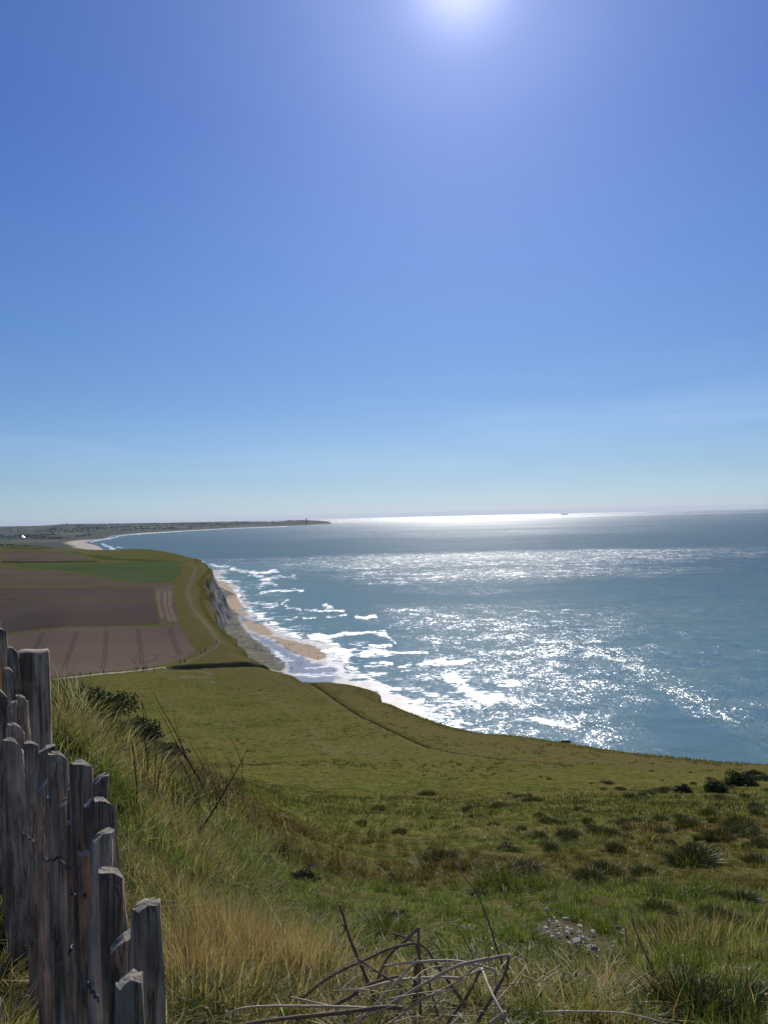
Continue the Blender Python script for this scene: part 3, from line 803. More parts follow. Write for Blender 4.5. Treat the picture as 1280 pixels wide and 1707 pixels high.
# slick streaks running out of the right corner of the bay and calm lee near the beach
def spoly(st): return [(la_, lr_) for la_, lr_ in [(math.atan2(*sea_pt(*p)), math.log(math.hypot(*sea_pt(*p)))) for p in st]]
sl = (front & (sy < 5000)); si = np.where(sl)[0]
def stroke(st, th, a): 
    d = poly_dist(la[si], lr[si] * 0.22, [(p, q * 0.22) for p, q in spoly(st)])
    return a * np.clip(1 - d / th, 0, 1)
w2 = wind[si]
w2 = w2 + stroke([(1000, 1085), (1090, 1125), (1180, 1180), (1290, 1255)], .02, .6) + stroke([(980, 1180), (1010, 1240)], .02, .4)
w2 = w2 - stroke([(1100, 1200), (1230, 1262)], .03, .7) - stroke([(560, 990), (800, 1000), (1000, 985)], .012, .3) - stroke([(520, 960), (600, 1060)], .05, .4)
wind[si] = w2
wind = wind * (0.40 + 0.60 * sstep(0, 170, np.where(front & (sy < 1700) & (sx > -600) & (sx < 500), poly_dist(np.clip(sx, -600, 500), np.clip(sy, 100, 1700), WL), 1e4)))
wind = np.clip(wind, 0.05, 2.6)
foam = np.zeros(len(sx))
FO = [([(375, 945), (400, 952), (425, 955), (460, 953)], 3.2, .8), ([(350, 941), (375, 946)], 2, .7), ([(440, 966), (462, 963), (490, 962)], 3.5, .8), ([(438, 971), (462, 976)], 3, .6),
      ([(432, 989), (460, 985), (505, 984)], 2.4, .85), ([(425, 1008), (465, 1006)], 2, .6), ([(440, 1013), (462, 1012)], 3, .7), ([(475, 1013), (500, 1018)], 4, .8),
      ([(508, 1016), (540, 1019), (575, 1019)], 2.6, .9), ([(540, 1010), (552, 1014)], 5, .9), ([(468, 1035), (495, 1030)], 2, .7), ([(506, 1031), (525, 1031)], 2.6, .9), ([(545, 1028), (575, 1027)], 2.4, .9),
      ([(595, 1030), (625, 1029)], 3.6, .95), ([(512, 1060), (545, 1061), (575, 1057), (605, 1056), (640, 1055)], 3.6, .95),
      ([(375, 968), (392, 980), (400, 992), (406, 1002), (415, 1014)], 4, .8), ([(410, 1008), (425, 1022), (440, 1032), (455, 1042), (475, 1054), (500, 1066)], 5.5, .85),
      ([(520, 1062), (540, 1070), (560, 1080), (580, 1090), (575, 1102), (585, 1118), (605, 1130), (630, 1142), (655, 1160), (680, 1174), (710, 1184)], 8, .9),
      ([(575, 1086), (600, 1084), (640, 1080)], 4, .6), ([(700, 1184), (740, 1198), (790, 1212), (840, 1220)], 7, .7), ([(615, 1077), (650, 1076)], 3, .95), ([(606, 1090), (625, 1085), (648, 1089)], 7, .95),
      ([(655, 1087), (710, 1088)], 2.6, .8), ([(608, 1110), (650, 1109)], 5, .85), ([(615, 1122), (645, 1122)], 6, .6), ([(668, 1112), (700, 1107), (740, 1100)], 4.5, .9), ([(672, 1117), (720, 1111)], 3.5, .8),
      ([(722, 1109), (765, 1104), (792, 1101)], 4.5, .95), ([(750, 1132), (775, 1146), (800, 1161), (822, 1167), (836, 1161)], 13, .95), ([(755, 1131), (800, 1133), (860, 1141)], 8, .9), ([(690, 1136), (750, 1130)], 5, .6),
      ([(620, 1147), (668, 1150)], 4, .9), ([(640, 1160), (700, 1168)], 6, .7), ([(893, 1203), (920, 1208), (962, 1210)], 6, 1.0), ([(690, 1150), (740, 1165), (800, 1185)], 9, .5), ([(700, 1178), (760, 1180)], 6, .55),
      ([(640, 1055), (648, 1063), (660, 1072)], 2, .6), ([(720, 1075), (735, 1095)], 2, .5), ([(968, 1180), (975, 1200)], 3, .6), ([(420, 956), (440, 966), (432, 980)], 4, .5), ([(480, 1000), (470, 1010)], 3, .5),
      ([(170, 907), (180, 911), (190, 915), (178, 918), (200, 921.5), (215, 925), (235, 929.5), (262, 932)], 1.6, .9), ([(207, 917.5), (232, 917)], 1.2, .9), ([(195, 912), (205, 913)], .8, .8), ([(222, 924), (250, 928)], 1.4, .8),
      ([(150, 904), (165, 900.5), (186, 897.5), (200, 893), (225, 890.5), (250, 888.6), (300, 885.8)], .9, .9), ([(300, 885.7), (350, 882.7), (400, 880.4), (480, 877.4)], .6, .8)]
fi = np.where(front & (spx > 100) & (spx < 1100) & (spy < 1300) & (sy < 9000))[0]
# each breaker is a patch of the water plan; thickness given where it lies
for st, th, a_ in FO:
    st2 = [(p, q) for p, q in st]
    sp = np.array(st2); lo = sp.min(0) - th * 3; hi = sp.max(0) + th * 3
    mm = fi[(spx[fi] > lo[0]) & (spx[fi] < hi[0]) & (spy[fi] > lo[1]) & (spy[fi] < hi[1])]
    if len(mm) == 0: continue
    wx1 = spx[mm] + min(th, 4) * 2.2 * fbm(sx[mm] / 9, sy[mm] / 22, 3, 71); wy1 = spy[mm] + min(th, 4) * 1.1 * fbm(sx[mm] / 7, sy[mm] / 30, 3, 72)
    d = poly_dist(wx1, wy1, st2)
    foam[mm] = np.maximum(foam[mm], a_ * np.clip(1.30 - d / th, 0, 1) * (0.85 + 0.4 * fbm(sx[mm] / 14, sy[mm] / 40, 2, 73)))
dw = np.full(len(sx), 1e9); dm = front & (sy < 1700) & (sx > -600) & (sx < 500)
dw[dm] = poly_dist(sx[dm], sy[dm], WL)
foam = np.maximum(foam, 0.48 * np.clip(1.2 - dw / 16, 0, 1) )
foam = np.maximum(foam, 0.20 * np.clip(1 - dw / 80, 0, 1) * np.clip(0.5 + fbm(sx / 30, sy / 60, 3, 88), 0, 1))
shal = np.clip(np.maximum(sstep(1500, 250, np.hypot(sx, sy)) * 0.75, np.clip(1 - dw / 300, 0, 1) * 0.8), 0, 1)
sz = sea_z(sx, sy)
nearw = sstep(2600, 1500, np.hypot(sx, sy)) * (np.hypot(sx, sy) > 230)
sz = sz + nearw * (0.35 * fbm(sx / 40, sy / 14, 3, 90) + 0.9 * np.clip(foam - 0.5, 0, 1) * (dw > 25))
v = np.stack([sx, sy, sz], 1)
tag(build('sea', v, sq, None, mat_sea(), dict(wind=wind, foam=foam, shallow=shal, far=sstep(1500, 9000, np.hypot(sx, sy)))), kind='structure')

# ================================================================== GRASS
def blades(x, y, z, h, w, lean, ldir, col, sink=0.03):
    n = len(x)
    t = np.array([0, .38, .72, 1.0]); wt = np.array([1, .85, .5, 0.0])
    sd_ang = RNG.uniform(0, 2 * np.pi, n)
    sx_, sy_ = np.cos(sd_ang), np.sin(sd_ang)
    lx_, ly_ = np.cos(ldir) * lean, np.sin(ldir) * lean
    V = np.zeros((n, 7, 3), np.float32)
    k = 0
    for i in range(4):
        px_ = x + lx_ * h * t[i] ** 2; py_ = y + ly_ * h * t[i] ** 2
        pz_ = z - sink + (h + sink) * t[i] * (1 - 0.30 * np.minimum(lean, 2.2) * t[i])
        hw = w * wt[i] * .5
        if i < 3:
            V[:, k] = np.stack([px_ - sx_ * hw, py_ - sy_ * hw, pz_], 1); V[:, k + 1] = np.stack([px_ + sx_ * hw, py_ + sy_ * hw, pz_], 1); k += 2
        else: V[:, k] = np.stack([px_, py_, pz_], 1)
    b = (np.arange(n) * 7)[:, None]
    Q = np.concatenate([b + [0, 1, 3, 2], b + [2, 3, 5, 4]]); T = b + [4, 5, 6]
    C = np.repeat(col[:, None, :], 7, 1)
    C = C * 0.93 * np.array([.97, .97, .97, .97, 1.0, 1.0, 1.03])[None, :, None]  # faint root shade painted into the blade colour
    return V.reshape(-1, 3), Q, T, C.reshape(-1, 3)

GREEN = np.array([0.140, 0.180, 0.034]); LIME = np.array([0.225, 0.262, 0.050]); DKG = np.array([0.036, 0.058, 0.016])
STRAW = np.array([0.430, 0.320, 0.145]); RUST = np.array([0.150, 0.085, 0.035]); BLEACH = np.array([0.52, 0.45, 0.28]); OLIVE = np.array([0.165, 0.165, 0.034])

def scatter(n, r0, r1, a0=-31, a1=30):
    a = R_(RNG.uniform(a0, a1, n)); u = RNG.uniform(0, 1, n)
    r_ = np.exp(math.log(r0) + (math.log(r1) - math.log(r0)) * u)
    return np.sin(a) * r_, np.cos(a) * r_

def grass_field(n, r0, r1, name, wmin, hs=1.0, clump=True):
    x, y = scatter(n, r0, r1)
    r_ = np.hypot(x, y)
    if r0 < 5:   # even density close by
        keepp = RNG.uniform(0, 1, n) < np.clip((r_ / r1) ** 2 * 1.0 + 0.0, 0, 1) ** .5
        x, y, r_ = x[keepp], y[keepp], r_[keepp]
    if clump:   # gather into tufts
        cs = 0.19 if r1 < 10 else 0.34
        cx_ = np.floor(x / cs); cy_ = np.floor(y / cs)
        jx = (_h(cx_, cy_, 5) + cx_) * cs; jy = (_h(cx_, cy_, 6) + cy_) * cs
        f = RNG.beta(1.3, 1.3, len(x)) * 0.75
        x = x * (1 - f) + jx * f; y = y * (1 - f) + jy * f
        tuft = _h(cx_, cy_, 7)
    B = bank(x, y)
    zt, s_ = height(x, y)
    n1 = fbm(x / 1.6, y / 1.6, 3, 101); n2 = fbm(x / 6.5, y / 4.0, 3, 102); n3 = fbm(x / 0.45, y / 0.45, 2, 103)
    r_ = np.hypot(x, y); n_ = len(x)
    # palette
    u = RNG.uniform(0, 1, n_) * .45 + .55 * _h(np.floor(x / .17), np.floor(y / .17), 44)
    dryness = np.clip(0.30 + 0.75 * n2 + 0.45 * n1 + 0.16 * B + 0.25 * sstep(12, 40, r_), 0, 1)
    rust = sstep(0.05, 0.5, fbm(x / 9, y / 6, 3, 104)) * sstep(5, 12, r_)
    col = np.where((u < dryness)[:, None], STRAW * 0.62 + OLIVE * 0.38, GREEN)
    col = np.where((RNG.uniform(0, 1, n_) < 0.32)[:, None] & (col[:, :1] == GREEN[0]), LIME, col)
    col = np.where((RNG.uniform(0, 1, n_) < 0.15)[:, None], DKG, col)
    col = np.where((RNG.uniform(0, 1, n_) < 0.65 * rust)[:, None], RUST, col)
    col = np.where((RNG.uniform(0, 1, n_) < (0.10 * B + 0.03))[:, None], BLEACH, col)
    col = np.where((RNG.uniform(0, 1, n_) < 0.42 * B * sstep(-.1, .45, n1))[:, None], STRAW, col)
    fade = sstep(25, 110, r_)[:, None]
    col = col * (1 - fade * 0.75) + (OLIVE * (0.85 + 0.25 * n1[:, None])) * fade * 0.75
    mot = fbm(x / 1.7, y / 4.5, 3, 401); pat = fbm(x / 18, y / 14, 3, 402)
    col = col * (1 + fade * (0.75 * mot[:, None] + np.array([.45, .25, .2]) * pat[:, None]))
    if clump:
        tv = _h(np.floor(x / .11), np.floor(y / .11), 55)
        col = col * (1 + (1 - fade) * (tv[:, None] - .5) * .7)
    col = np.clip(col * RNG.uniform(0.65, 1.35, n_)[:, None], .005, .8)
    hh = (0.040 + 0.075 * np.clip(n1, 0, 1) + 0.05 * np.clip(n3, 0, 1)) * RNG.uniform(0.5, 1.5, n_)
    hh = hh * (1 - B) + B * np.maximum(0.125 + 0.10 * n1 + 0.07 * n3, .06) * RNG.uniform(0.5, 1.4, n_)
    hh = hh * (1 - 0.45 * np.exp(-(((x - .12) / .55) ** 2 + ((y - 2.4) / .6) ** 2)))
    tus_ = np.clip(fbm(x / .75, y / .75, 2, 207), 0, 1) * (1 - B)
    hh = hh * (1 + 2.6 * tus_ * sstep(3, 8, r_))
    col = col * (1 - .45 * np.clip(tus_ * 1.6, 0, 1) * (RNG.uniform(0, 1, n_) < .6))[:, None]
    if clump: hh = hh * (0.65 + 0.8 * tuft)
    hh = hh * hs * (1 - 0.35 * sstep(40, 120, r_)) 
    # bare chalky spot stays open
    bd = poly_dist(x, y, CHALKP)
    hh = np.where(r_ < 20, hh * sstep(0.1, 0.55, bd + 0.3 * n3 + 0.12), hh)
    w = np.maximum(0.0042 + 0.002 * RNG.uniform(-1, 1, n_), wmin * r_) * (0.7 + 0.6 * RNG.uniform(0, 1, n_))
    lean = np.abs(RNG.normal(0.5, 0.65, n_)) + 0.5 * B * RNG.uniform(0, 1, n_) + (RNG.uniform(0, 1, n_) < 0.10) * RNG.uniform(0.6, 1.6, n_)
    ldir = RNG.uniform(0, 2 * np.pi, n_)
    ok = (RNG.uniform(0, 1, n_) < 0.5 + 1.2 * sstep(-.45, .35, n3 + .5 * n1)) & (hh > 0.02) & (s_ < -0.3) & ~((np.abs(x + 0.2 + .57 * (y - .8)) < 0.05) & (y < 4)) & ((x * x + y * y) > r0 * r0)
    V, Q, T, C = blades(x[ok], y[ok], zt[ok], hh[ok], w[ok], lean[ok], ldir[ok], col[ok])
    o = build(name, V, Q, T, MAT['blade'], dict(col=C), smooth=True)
    tag(o, None, None, None, 'stuff')
    return o
MAT['blade'] = mat_blade()
g = grass_field(340000, 1.15, 6.5, "near_grass", 0.0004)
tag(g, "tangle of green and straw grass closest to the fence foot")
g = grass_field(480000, 5.5, 45, "slope_grass", 0.00065)
tag(g, "short tufted green and rust grass on the open slope")
g = grass_field(130000, 40, 230, "meadow_grass", 0.0008, 0.75, False)
tag(g, "low olive turf of the lower meadow above the cliff")

# tall straw stands inside the bank
def stand(name, label, specs, colf):
    VV, QQ, TT, CC, b = [], [], [], [], 0
    for px, py, n, rad, h0, h1, wd_, ln in specs:
        c = hit(px, py)
        n = int(n)
        a = RNG.uniform(0, 2 * np.pi, n); q = np.abs(RNG.normal(0, .75, n)) * rad
        x = c.x + np.cos(a) * q; y = c.y + np.sin(a) * q
        z = height(x, y)[0]
        h = RNG.uniform(h0, h1, n); w = np.full(n, wd_) * RNG.uniform(.7, 1.3, n)
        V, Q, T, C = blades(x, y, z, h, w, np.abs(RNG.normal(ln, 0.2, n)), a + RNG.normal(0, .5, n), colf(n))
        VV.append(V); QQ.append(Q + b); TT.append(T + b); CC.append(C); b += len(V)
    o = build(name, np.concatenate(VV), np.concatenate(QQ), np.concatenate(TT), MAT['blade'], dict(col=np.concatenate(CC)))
    return tag(o, label, None, None, 'stuff')
def cstraw(n):
    u = RNG.uniform(0, 1, n)[:, None]
    c = np.where(u < .45, STRAW, np.where(u < .75, STRAW * np.array([.75, .6, .5]), BLEACH * .8))
    return c * RNG.uniform(.7, 1.2, n)[:, None]
stand("tall_straw_grass", "tall upright golden straw grass right of the fence foot",
      [(325, 1660, 800, .22, .16, .33, .0028, .35), (430, 1620, 1100, .30, .14, .34, .003, .35), (385, 1600, 900, .25, .14, .34, .003, .35), (495, 1645, 600, .15, .16, .32, .0028, .25), (290, 1500, 400, .3, .12, .26, .003, .5), (270, 1390, 400, .4, .12, .28, .004, .5),
       (330, 1420, 500, .35, .14, .3, .005, .4), (240, 1300, 400, .5, .15, .35, .006, .4), (960, 1690, 300, .3, .10, .22, .003, .6), (1010, 1650, 250, .3, .10, .22, .003, .6), (1150, 1580, 500, .5, .15, .3, .004, .4)], cstraw)

def clitter(n):
    return np.where(RNG.uniform(0, 1, n)[:, None] < .6, BLEACH, STRAW) * RNG.uniform(.6, 1.1, n)[:, None]
stand("straw_litter", "bleached straw stems lying criss-cross in the rank grass of the bank",
      [(x_, y_, 130, .42, .05, .16, .0034, 2.4) for x_, y_ in [(300, 1420), (350, 1480), (420, 1430), (280, 1520), (380, 1560), (330, 1600), (450, 1540), (520, 1560), (560, 1600), (430, 1640), (500, 1690), (820, 1690), (240, 1350), (320, 1370), (560, 1500), (640, 1560), (900, 1690), (1000, 1690), (1100, 1690)]], clitter)
def leafy_weeds():
    VV = []; n = 0; CC = []
    rg = np.random.default_rng(77)
    for k in range(330):
        a = R_(rg.uniform(-29, 29)); r0 = math.exp(rg.uniform(math.log(1.9), math.log(16)))
        x, y = math.sin(a) * r0, math.cos(a) * r0
        if x < -.25 - .5 * y and y < 4: continue
        z = ground_z(x, y); m = rg.integers(10, 34); rad = rg.uniform(.03, .12)
        c0 = (GREEN * .7, DKG * 1.3, np.array([.12, .15, .09]), LIME * .7)[rg.integers(0, 4)]
        for j in range(m):
            t = rg.uniform(0, 6.28); d = np.array([math.cos(t), math.sin(t), rg.uniform(-.1, .7)]); L = rg.uniform(.008, .020)
            c = np.array([x, y, z + .02]) + np.array([math.cos(t), math.sin(t), .6]) * rad * rg.uniform(.2, 1)
            s = np.array([-math.sin(t), math.cos(t), rg.uniform(-.3, .3)]) * L * .33
            VV += [c, c + d * L * .5 - s, c + d * L, c + d * L * .5 + s]; CC += [c0 * rg.uniform(.6, 1.3)] * 4; n += 1
    Q = (np.arange(n) * 4)[:, None] + [0, 1, 2, 3]
    tag(build("leafy_weeds", np.array(VV), Q, None, MAT['blade'], dict(col=np.array(CC)), smooth=False), "small broad leaved weeds dotted through the grass", None, None, 'stuff')
leafy_weeds()
# dark and bleached rank grass over the bramble mounds
def cdark(n):
    u = RNG.uniform(0, 1, n)[:, None]
    return np.where(u < .45, DKG, np.where(u < .72, BLEACH, np.where(u < .85, GREEN, STRAW))) * RNG.uniform(.7, 1.2, n)[:, None]
stand("rank_grass", "rank dark and bleached grass over the bramble mounds on the bank crest",
      [(150, 1200, 700, .55, .12, .42, .008, .7), (135, 1180, 500, .6, .15, .4, .009, .6), (205, 1240, 700, .5, .1, .3, .007, .9), (245, 1265, 700, .5, .1, .28, .006, .9), (300, 1300, 600, .6, .1, .3, .007, .8), (110, 1200, 500, .4, .1, .35, .007, .5), (180, 1225, 500, .4, .08, .25, .006, 1.0),
       (380, 1350, 500, .7, .1, .3, .007, .7), (470, 1450, 400, .3, .08, .22, .004, .7), (520, 1470, 400, .25, .08, .2, .004, .7), (400, 1690, 500, .25, .06, .2, .003, .8), (350, 1700, 300, .2, .06, .2, .003, .8)], cdark)

def tufts():
    rg = np.random.default_rng(303)
    X = []; Y_ = []; H = []; W_ = []; C = []
    n = 5200
    x0, y0 = scatter(n, 26, 250, -28, 29)
    keep_ = fbm(x0 / 22, y0 / 15, 3, 91) + .25 * rg.uniform(-1, 1, n) > .05
    x0, y0 = x0[keep_], y0[keep_]
    k = 9
    x = (x0[:, None] + rg.normal(0, .14, (len(x0), k)) * (1 + np.hypot(x0, y0) / 120)[:, None]).ravel(); y = (y0[:, None] + rg.normal(0, .14, (len(x0), k))).ravel()
    # rank line of grass on the low bank above the meadow track
    T_ = np.array(TRACK); m_ = 5200; s_ = rg.integers(0, len(T_) - 1, m_); t_ = rg.uniform(0, 1, m_); p = T_[s_] + (T_[s_ + 1] - T_[s_]) * t_[:, None]
    x = np.concatenate([x, p[:, 0] + rg.normal(0, .22, m_)]); y = np.concatenate([y, p[:, 1] + rg.normal(0, .3, m_)])
    z, sj = height(x, y); r_ = np.hypot(x, y); nn = len(x)
    c = np.where(rg.uniform(0, 1, nn)[:, None] < .6, DKG * 1.1, np.where(rg.uniform(0, 1, nn)[:, None] < .5, RUST * .6, OLIVE * .5))
    ok = sj < -1
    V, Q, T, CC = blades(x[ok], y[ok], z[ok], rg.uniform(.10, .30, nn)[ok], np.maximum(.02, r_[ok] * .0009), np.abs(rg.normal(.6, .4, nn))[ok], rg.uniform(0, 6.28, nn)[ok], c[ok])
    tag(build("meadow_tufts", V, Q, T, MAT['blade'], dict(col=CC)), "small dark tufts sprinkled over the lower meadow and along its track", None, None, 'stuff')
tufts()
# rough fringe along the clifftop
def fringe():
    E = np.array([p for p in EDGE if 40 < p[1] < 1000 and p[0] > -260]); seg = np.hypot(*(E[1:] - E[:-1]).T)
    n = 26000
    k = RNG.choice(len(seg), n, p=seg / seg.sum()); t = RNG.uniform(0, 1, n)
    p = E[k] + (E[k + 1] - E[k]) * t[:, None]
    q = np.abs(RNG.normal(0, 1, n)) * np.where(p[:, 1] > 250, 1.6, 4.5); d = E[k + 1] - E[k]; d /= np.hypot(d[:, 0], d[:, 1])[:, None]
    x = p[:, 0] - np.abs(d[:, 1]) * q * .8 + RNG.normal(0, .8, n); y = p[:, 1] - np.abs(d[:, 0]) * q * .8 + RNG.normal(0, .8, n)
    z, s_ = height(x, y); r_ = np.hypot(x, y)
    h = (.22 + .55 * np.clip(fbm(x / 7, y / 7, 3, 55), 0, 1)) * RNG.uniform(.5, 1.4, n) * np.where(r_ > 250, .45, 1)
    u = RNG.uniform(0, 1, n)[:, None]
    c = np.where(u < .6, OLIVE * .9, np.where(u < .85, STRAW * .45, DKG * 1.6))
    ok = (s_ < 2.5)
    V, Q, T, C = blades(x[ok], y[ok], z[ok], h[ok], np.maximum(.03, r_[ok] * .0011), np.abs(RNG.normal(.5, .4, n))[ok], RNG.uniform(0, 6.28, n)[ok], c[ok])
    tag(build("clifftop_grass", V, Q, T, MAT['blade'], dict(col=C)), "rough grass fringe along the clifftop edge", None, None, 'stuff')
fringe()

# dark tussocks -------------------------------------------------------------
def tussock_mesh(seed, n=800, rad=.34, h=.25, dark=True):
    rg = np.random.default_rng(seed)
    a = rg.uniform(0, 2 * np.pi, n); q = rg.uniform(0, 1, n) ** .7 * rad * .7
    x = np.cos(a) * q; y = np.sin(a) * q * .8
    hh = h * (1 - (q / rad) ** 2 * .6) * rg.uniform(.6, 1.2, n)
    c = np.where(rg.uniform(0, 1, n)[:, None] < .55, DKG * .9, np.where(rg.uniform(0, 1, n)[:, None] < .4, RUST * .6, np.where(rg.uniform(0, 1, n)[:, None] < .3, STRAW * .5, GREEN * .55)))
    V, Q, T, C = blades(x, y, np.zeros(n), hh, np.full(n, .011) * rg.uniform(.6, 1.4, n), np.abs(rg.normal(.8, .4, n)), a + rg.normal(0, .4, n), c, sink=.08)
    return V, Q, T, C
tus = []
for s in range(4):
    V, Q, T, C = tussock_mesh(100 + s)
    o = build("grass_tussock", V, Q, T, MAT['blade'], dict(col=C)); tus.append(o)
TP = [(630, 1352, 1.1), (760, 1385, .8), (712, 1327, 1.5), (730, 1440, 1.6), (840, 1460, 1.2), (870, 1455, 1.5), (985, 1470, 1.6), (1010, 1462, 1.6), (1075, 1460, 1.4), (1150, 1440, 1.8), (1165, 1437, 1.5),
      (900, 1362, 1), (915, 1372, 1.2), (940, 1370, .9), (888, 1337, 1.2), (952, 1396, 1), (1000, 1392, 1.2), (1020, 1395, 1.2), (1040, 1372, .9), (1060, 1370, .8), (1103, 1369, 1.1), (1133, 1367, 1.2), (1152, 1381, 1.6),
      (1180, 1360, 1.4), (1240, 1375, 1.5), (1200, 1400, 1.3), (1225, 1395, 1.6), (1245, 1393, 1.5), (1080, 1325, 1.1), (1052, 1332, 1.2), (1034, 1317, 1), (1015, 1308, 1.2), (1135, 1320, 1.3), (1100, 1322, 1.2), (1110, 1318, 1.1), (1260, 1348, 1.4),
      (1265, 1360, 1.2), (1198, 1252, 1.0), (1230, 1545, 1.1), (1140, 1570, 1.3), (1240, 1505, 1.2), (1100, 1525, 1.1), (1200, 1500, .9), (1050, 1480, 1.0), (1000, 1450, 1.2), (920, 1420, .9), (1260, 1440, 1.0), (900, 1400, 1.1), (1190, 1530, 1),
      (1170, 1700, 1.2), (1230, 1690, 1.1), (1090, 1560, 1), (850, 1420, .8), (665, 1390, 1), (600, 1375, .9), (660, 1470, 1.1), (800, 1500, 1), (915, 1300, .9), (870, 1330, .9), (830, 1345, .8), (780, 1350, .8), (720, 1365, .7)]
rt = random.Random(5)
for q in range(70):
    TP.append((rt.uniform(820, 1280), rt.uniform(1285, 1420), rt.uniform(.5, 1.0)))
for i, (px, py, s) in enumerate(TP):
    v_ = hit(px, py)
    if height(np.array([v_.x]), np.array([v_.y]))[1][0] > -1: continue
    o = tus[i] if i < 4 else copy_tree(tus[i % 4])
    o.location = (v_.x, v_.y, ground_z(v_.x, v_.y)); o.rotation_euler = (0, 0, rt.uniform(0, 6.28))
    sc_ = s * (0.48 if v_.y < 12 else 0.72 if v_.y < 30 else 1.1)
    o.scale = (sc_ * rt.uniform(1, 1.4), sc_ * rt.uniform(.9, 1.2), sc_ * rt.uniform(.7, 1.0))
    tag(o, "dark rough grass tussock standing up from the open slope", "tussock", "dark tussocks on the slope")

# bushes ------------------------------------------------------------------
def mat_leaf(name, c1, c2):
    a = NT(name); n = a.noise(9, a.coord(), 2)
    c = a.mix(n, c1, c2)
    d = a.n('BsdfDiffuse'); a.set(d.inputs[0], c); t = a.n('BsdfTranslucent'); a.set(t.inputs[0], c)
    g = a.n('BsdfGlossy'); g.inputs['Roughness'].default_value = .35
    m1 = a.n('MixShader'); m1.inputs[0].default_value = .3; a.set(m1.inputs[1], d); a.set(m1.inputs[2], t)
    m2 = a.n('MixShader'); m2.inputs[0].default_value = .02; a.set(m2.inputs[1], m1); a.set(m2.inputs[2], g)
    return a.done(m2.outputs[0])
MAT['bramble'] = mat_leaf("bramble_leaf", (.018, .030, .012), (.045, .060, .022))
MAT['twig'] = mat_simple("dark_twig", (.035, .024, .018), .85, .2)
MAT['stalk'] = mat_simple("dead_stalk", (.52, .41, .28), .7, .3, .45, 40)
MAT['stalk_dark'] = mat_simple("dark_stalk", (.19, .135, .09), .8, .25, .5, 30)
MAT['straw_stalk'] = mat_simple("straw_stalk", (.40, .33, .21), .65, .3, .3, 30)

def leaf_cloud(rad, n, size, seed, flat=.75):
    rg = np.random.default_rng(seed)
    d = rg.normal(0, 1, (n, 3)); d /= np.linalg.norm(d, axis=1)[:, None]
    lob = 1 + .35 * np.sin(d[:, 0] * 5 + seed) * np.cos(d[:, 1] * 4 + 2 * seed)
    rr = rg.uniform(.25, 1, n) ** .5 * lob
    c = d * rr[:, None] * np.array(rad); c[:, 2] = np.abs(c[:, 2]) * flat + .02
    u = rg.normal(0, 1, (n, 3)); u /= np.linalg.norm(u, axis=1)[:, None]
    w = np.cross(u, rg.normal(0, 1, (n, 3))); w /= np.linalg.norm(w, axis=1)[:, None]
    s = size * rg.uniform(.6, 1.4, n)[:, None]
    V = np.stack([c - u * s, c + w * s * .5, c + u * s, c - w * s * .5], 1).reshape(-1, 3)
    return V, (np.arange(n) * 4)[:, None] + [0, 1, 2, 3]
def bush(px, py, rad, n, size, seed, label, name="low_bush", cat="bush"):
    v_ = hit(px, py)
    e = empty(name, (v_.x, v_.y, ground_z(v_.x, v_.y) - .05 * rad[2]), label, cat)
    V, Q = leaf_cloud(rad, n, size, seed)
    build("foliage", V, Q, None, MAT['bramble'], parent=e)
    m = MB(); rg = random.Random(seed)
    for k in range(9):
        a = rg.uniform(0, 6.28); q = rg.uniform(.4, .95)
        tip = Vector((math.cos(a) * rad[0] * q, math.sin(a) * rad[1] * q, rad[2] * rg.uniform(.5, .95)))
        m.tube([(0, 0, -.02), tip * .5 + Vector((0, 0, .05 * rad[2])), tip], [size * .35, size * .25, size * .08], 5)
    m.build("stem", MAT['twig'], parent=e)
    return e
bush(1236, 1311, (1.3, 1.1, 1.5), 4200, .06, 1, "largest dark round bush on the slope near the right edge")
bush(1193, 1320, (.75, .7, .95), 2400, .05, 2, "dark bush just left of the largest one, low on the slope")
bush(1257, 1292, (.8, .7, .5), 1300, .05, 3, "flat dark bush directly behind the largest bush")
bush(1275, 1302, (.9, .8, .6), 1500, .05, 4, "dark bush cut by the right edge of the view")
bush(1140, 1322, (.5, .45, .6), 600, .07, 5, "small dark bush standing alone left of the bush pair")
bush(943, 1238.5, (1.1, .7, .5), 900, .07, 6, "dark low bush sitting on the clifftop edge against the sea")
bush(158, 1195, (.34, .34, .34), 4200, .016, 7, "dark leafy bramble mound on the bank crest beside the post")
bush(222, 1235, (.32, .32, .26), 3800, .016, 8, "shadowed bramble mound under the dead twigs on the bank")
bush(262, 1262, (.32, .32, .20), 3400, .016, 9, "lower bramble mound downhill of the shadowed one")
bush(505, 1470, (.17, .16, .13), 1100, .012, 10, "dark green leafy clump around the pink thistle", "leafy_clump", "plant")
bush(650, 1538, (.16, .12, .06), 420, .014, 11, "grey leaved low herb behind the dead stalk heap", "leafy_herb", "plant")
bush(455, 1425, (.22, .2, .12), 1000, .015, 12, "dark green weeds in the grass at the foot of the twin thin stems", "leafy_clump", "plant")
bush(25, 1450, (.25, .3, .25), 1300, .022, 13, "dark leafy growth behind the foot of the fence", "leafy_clump", "plant")

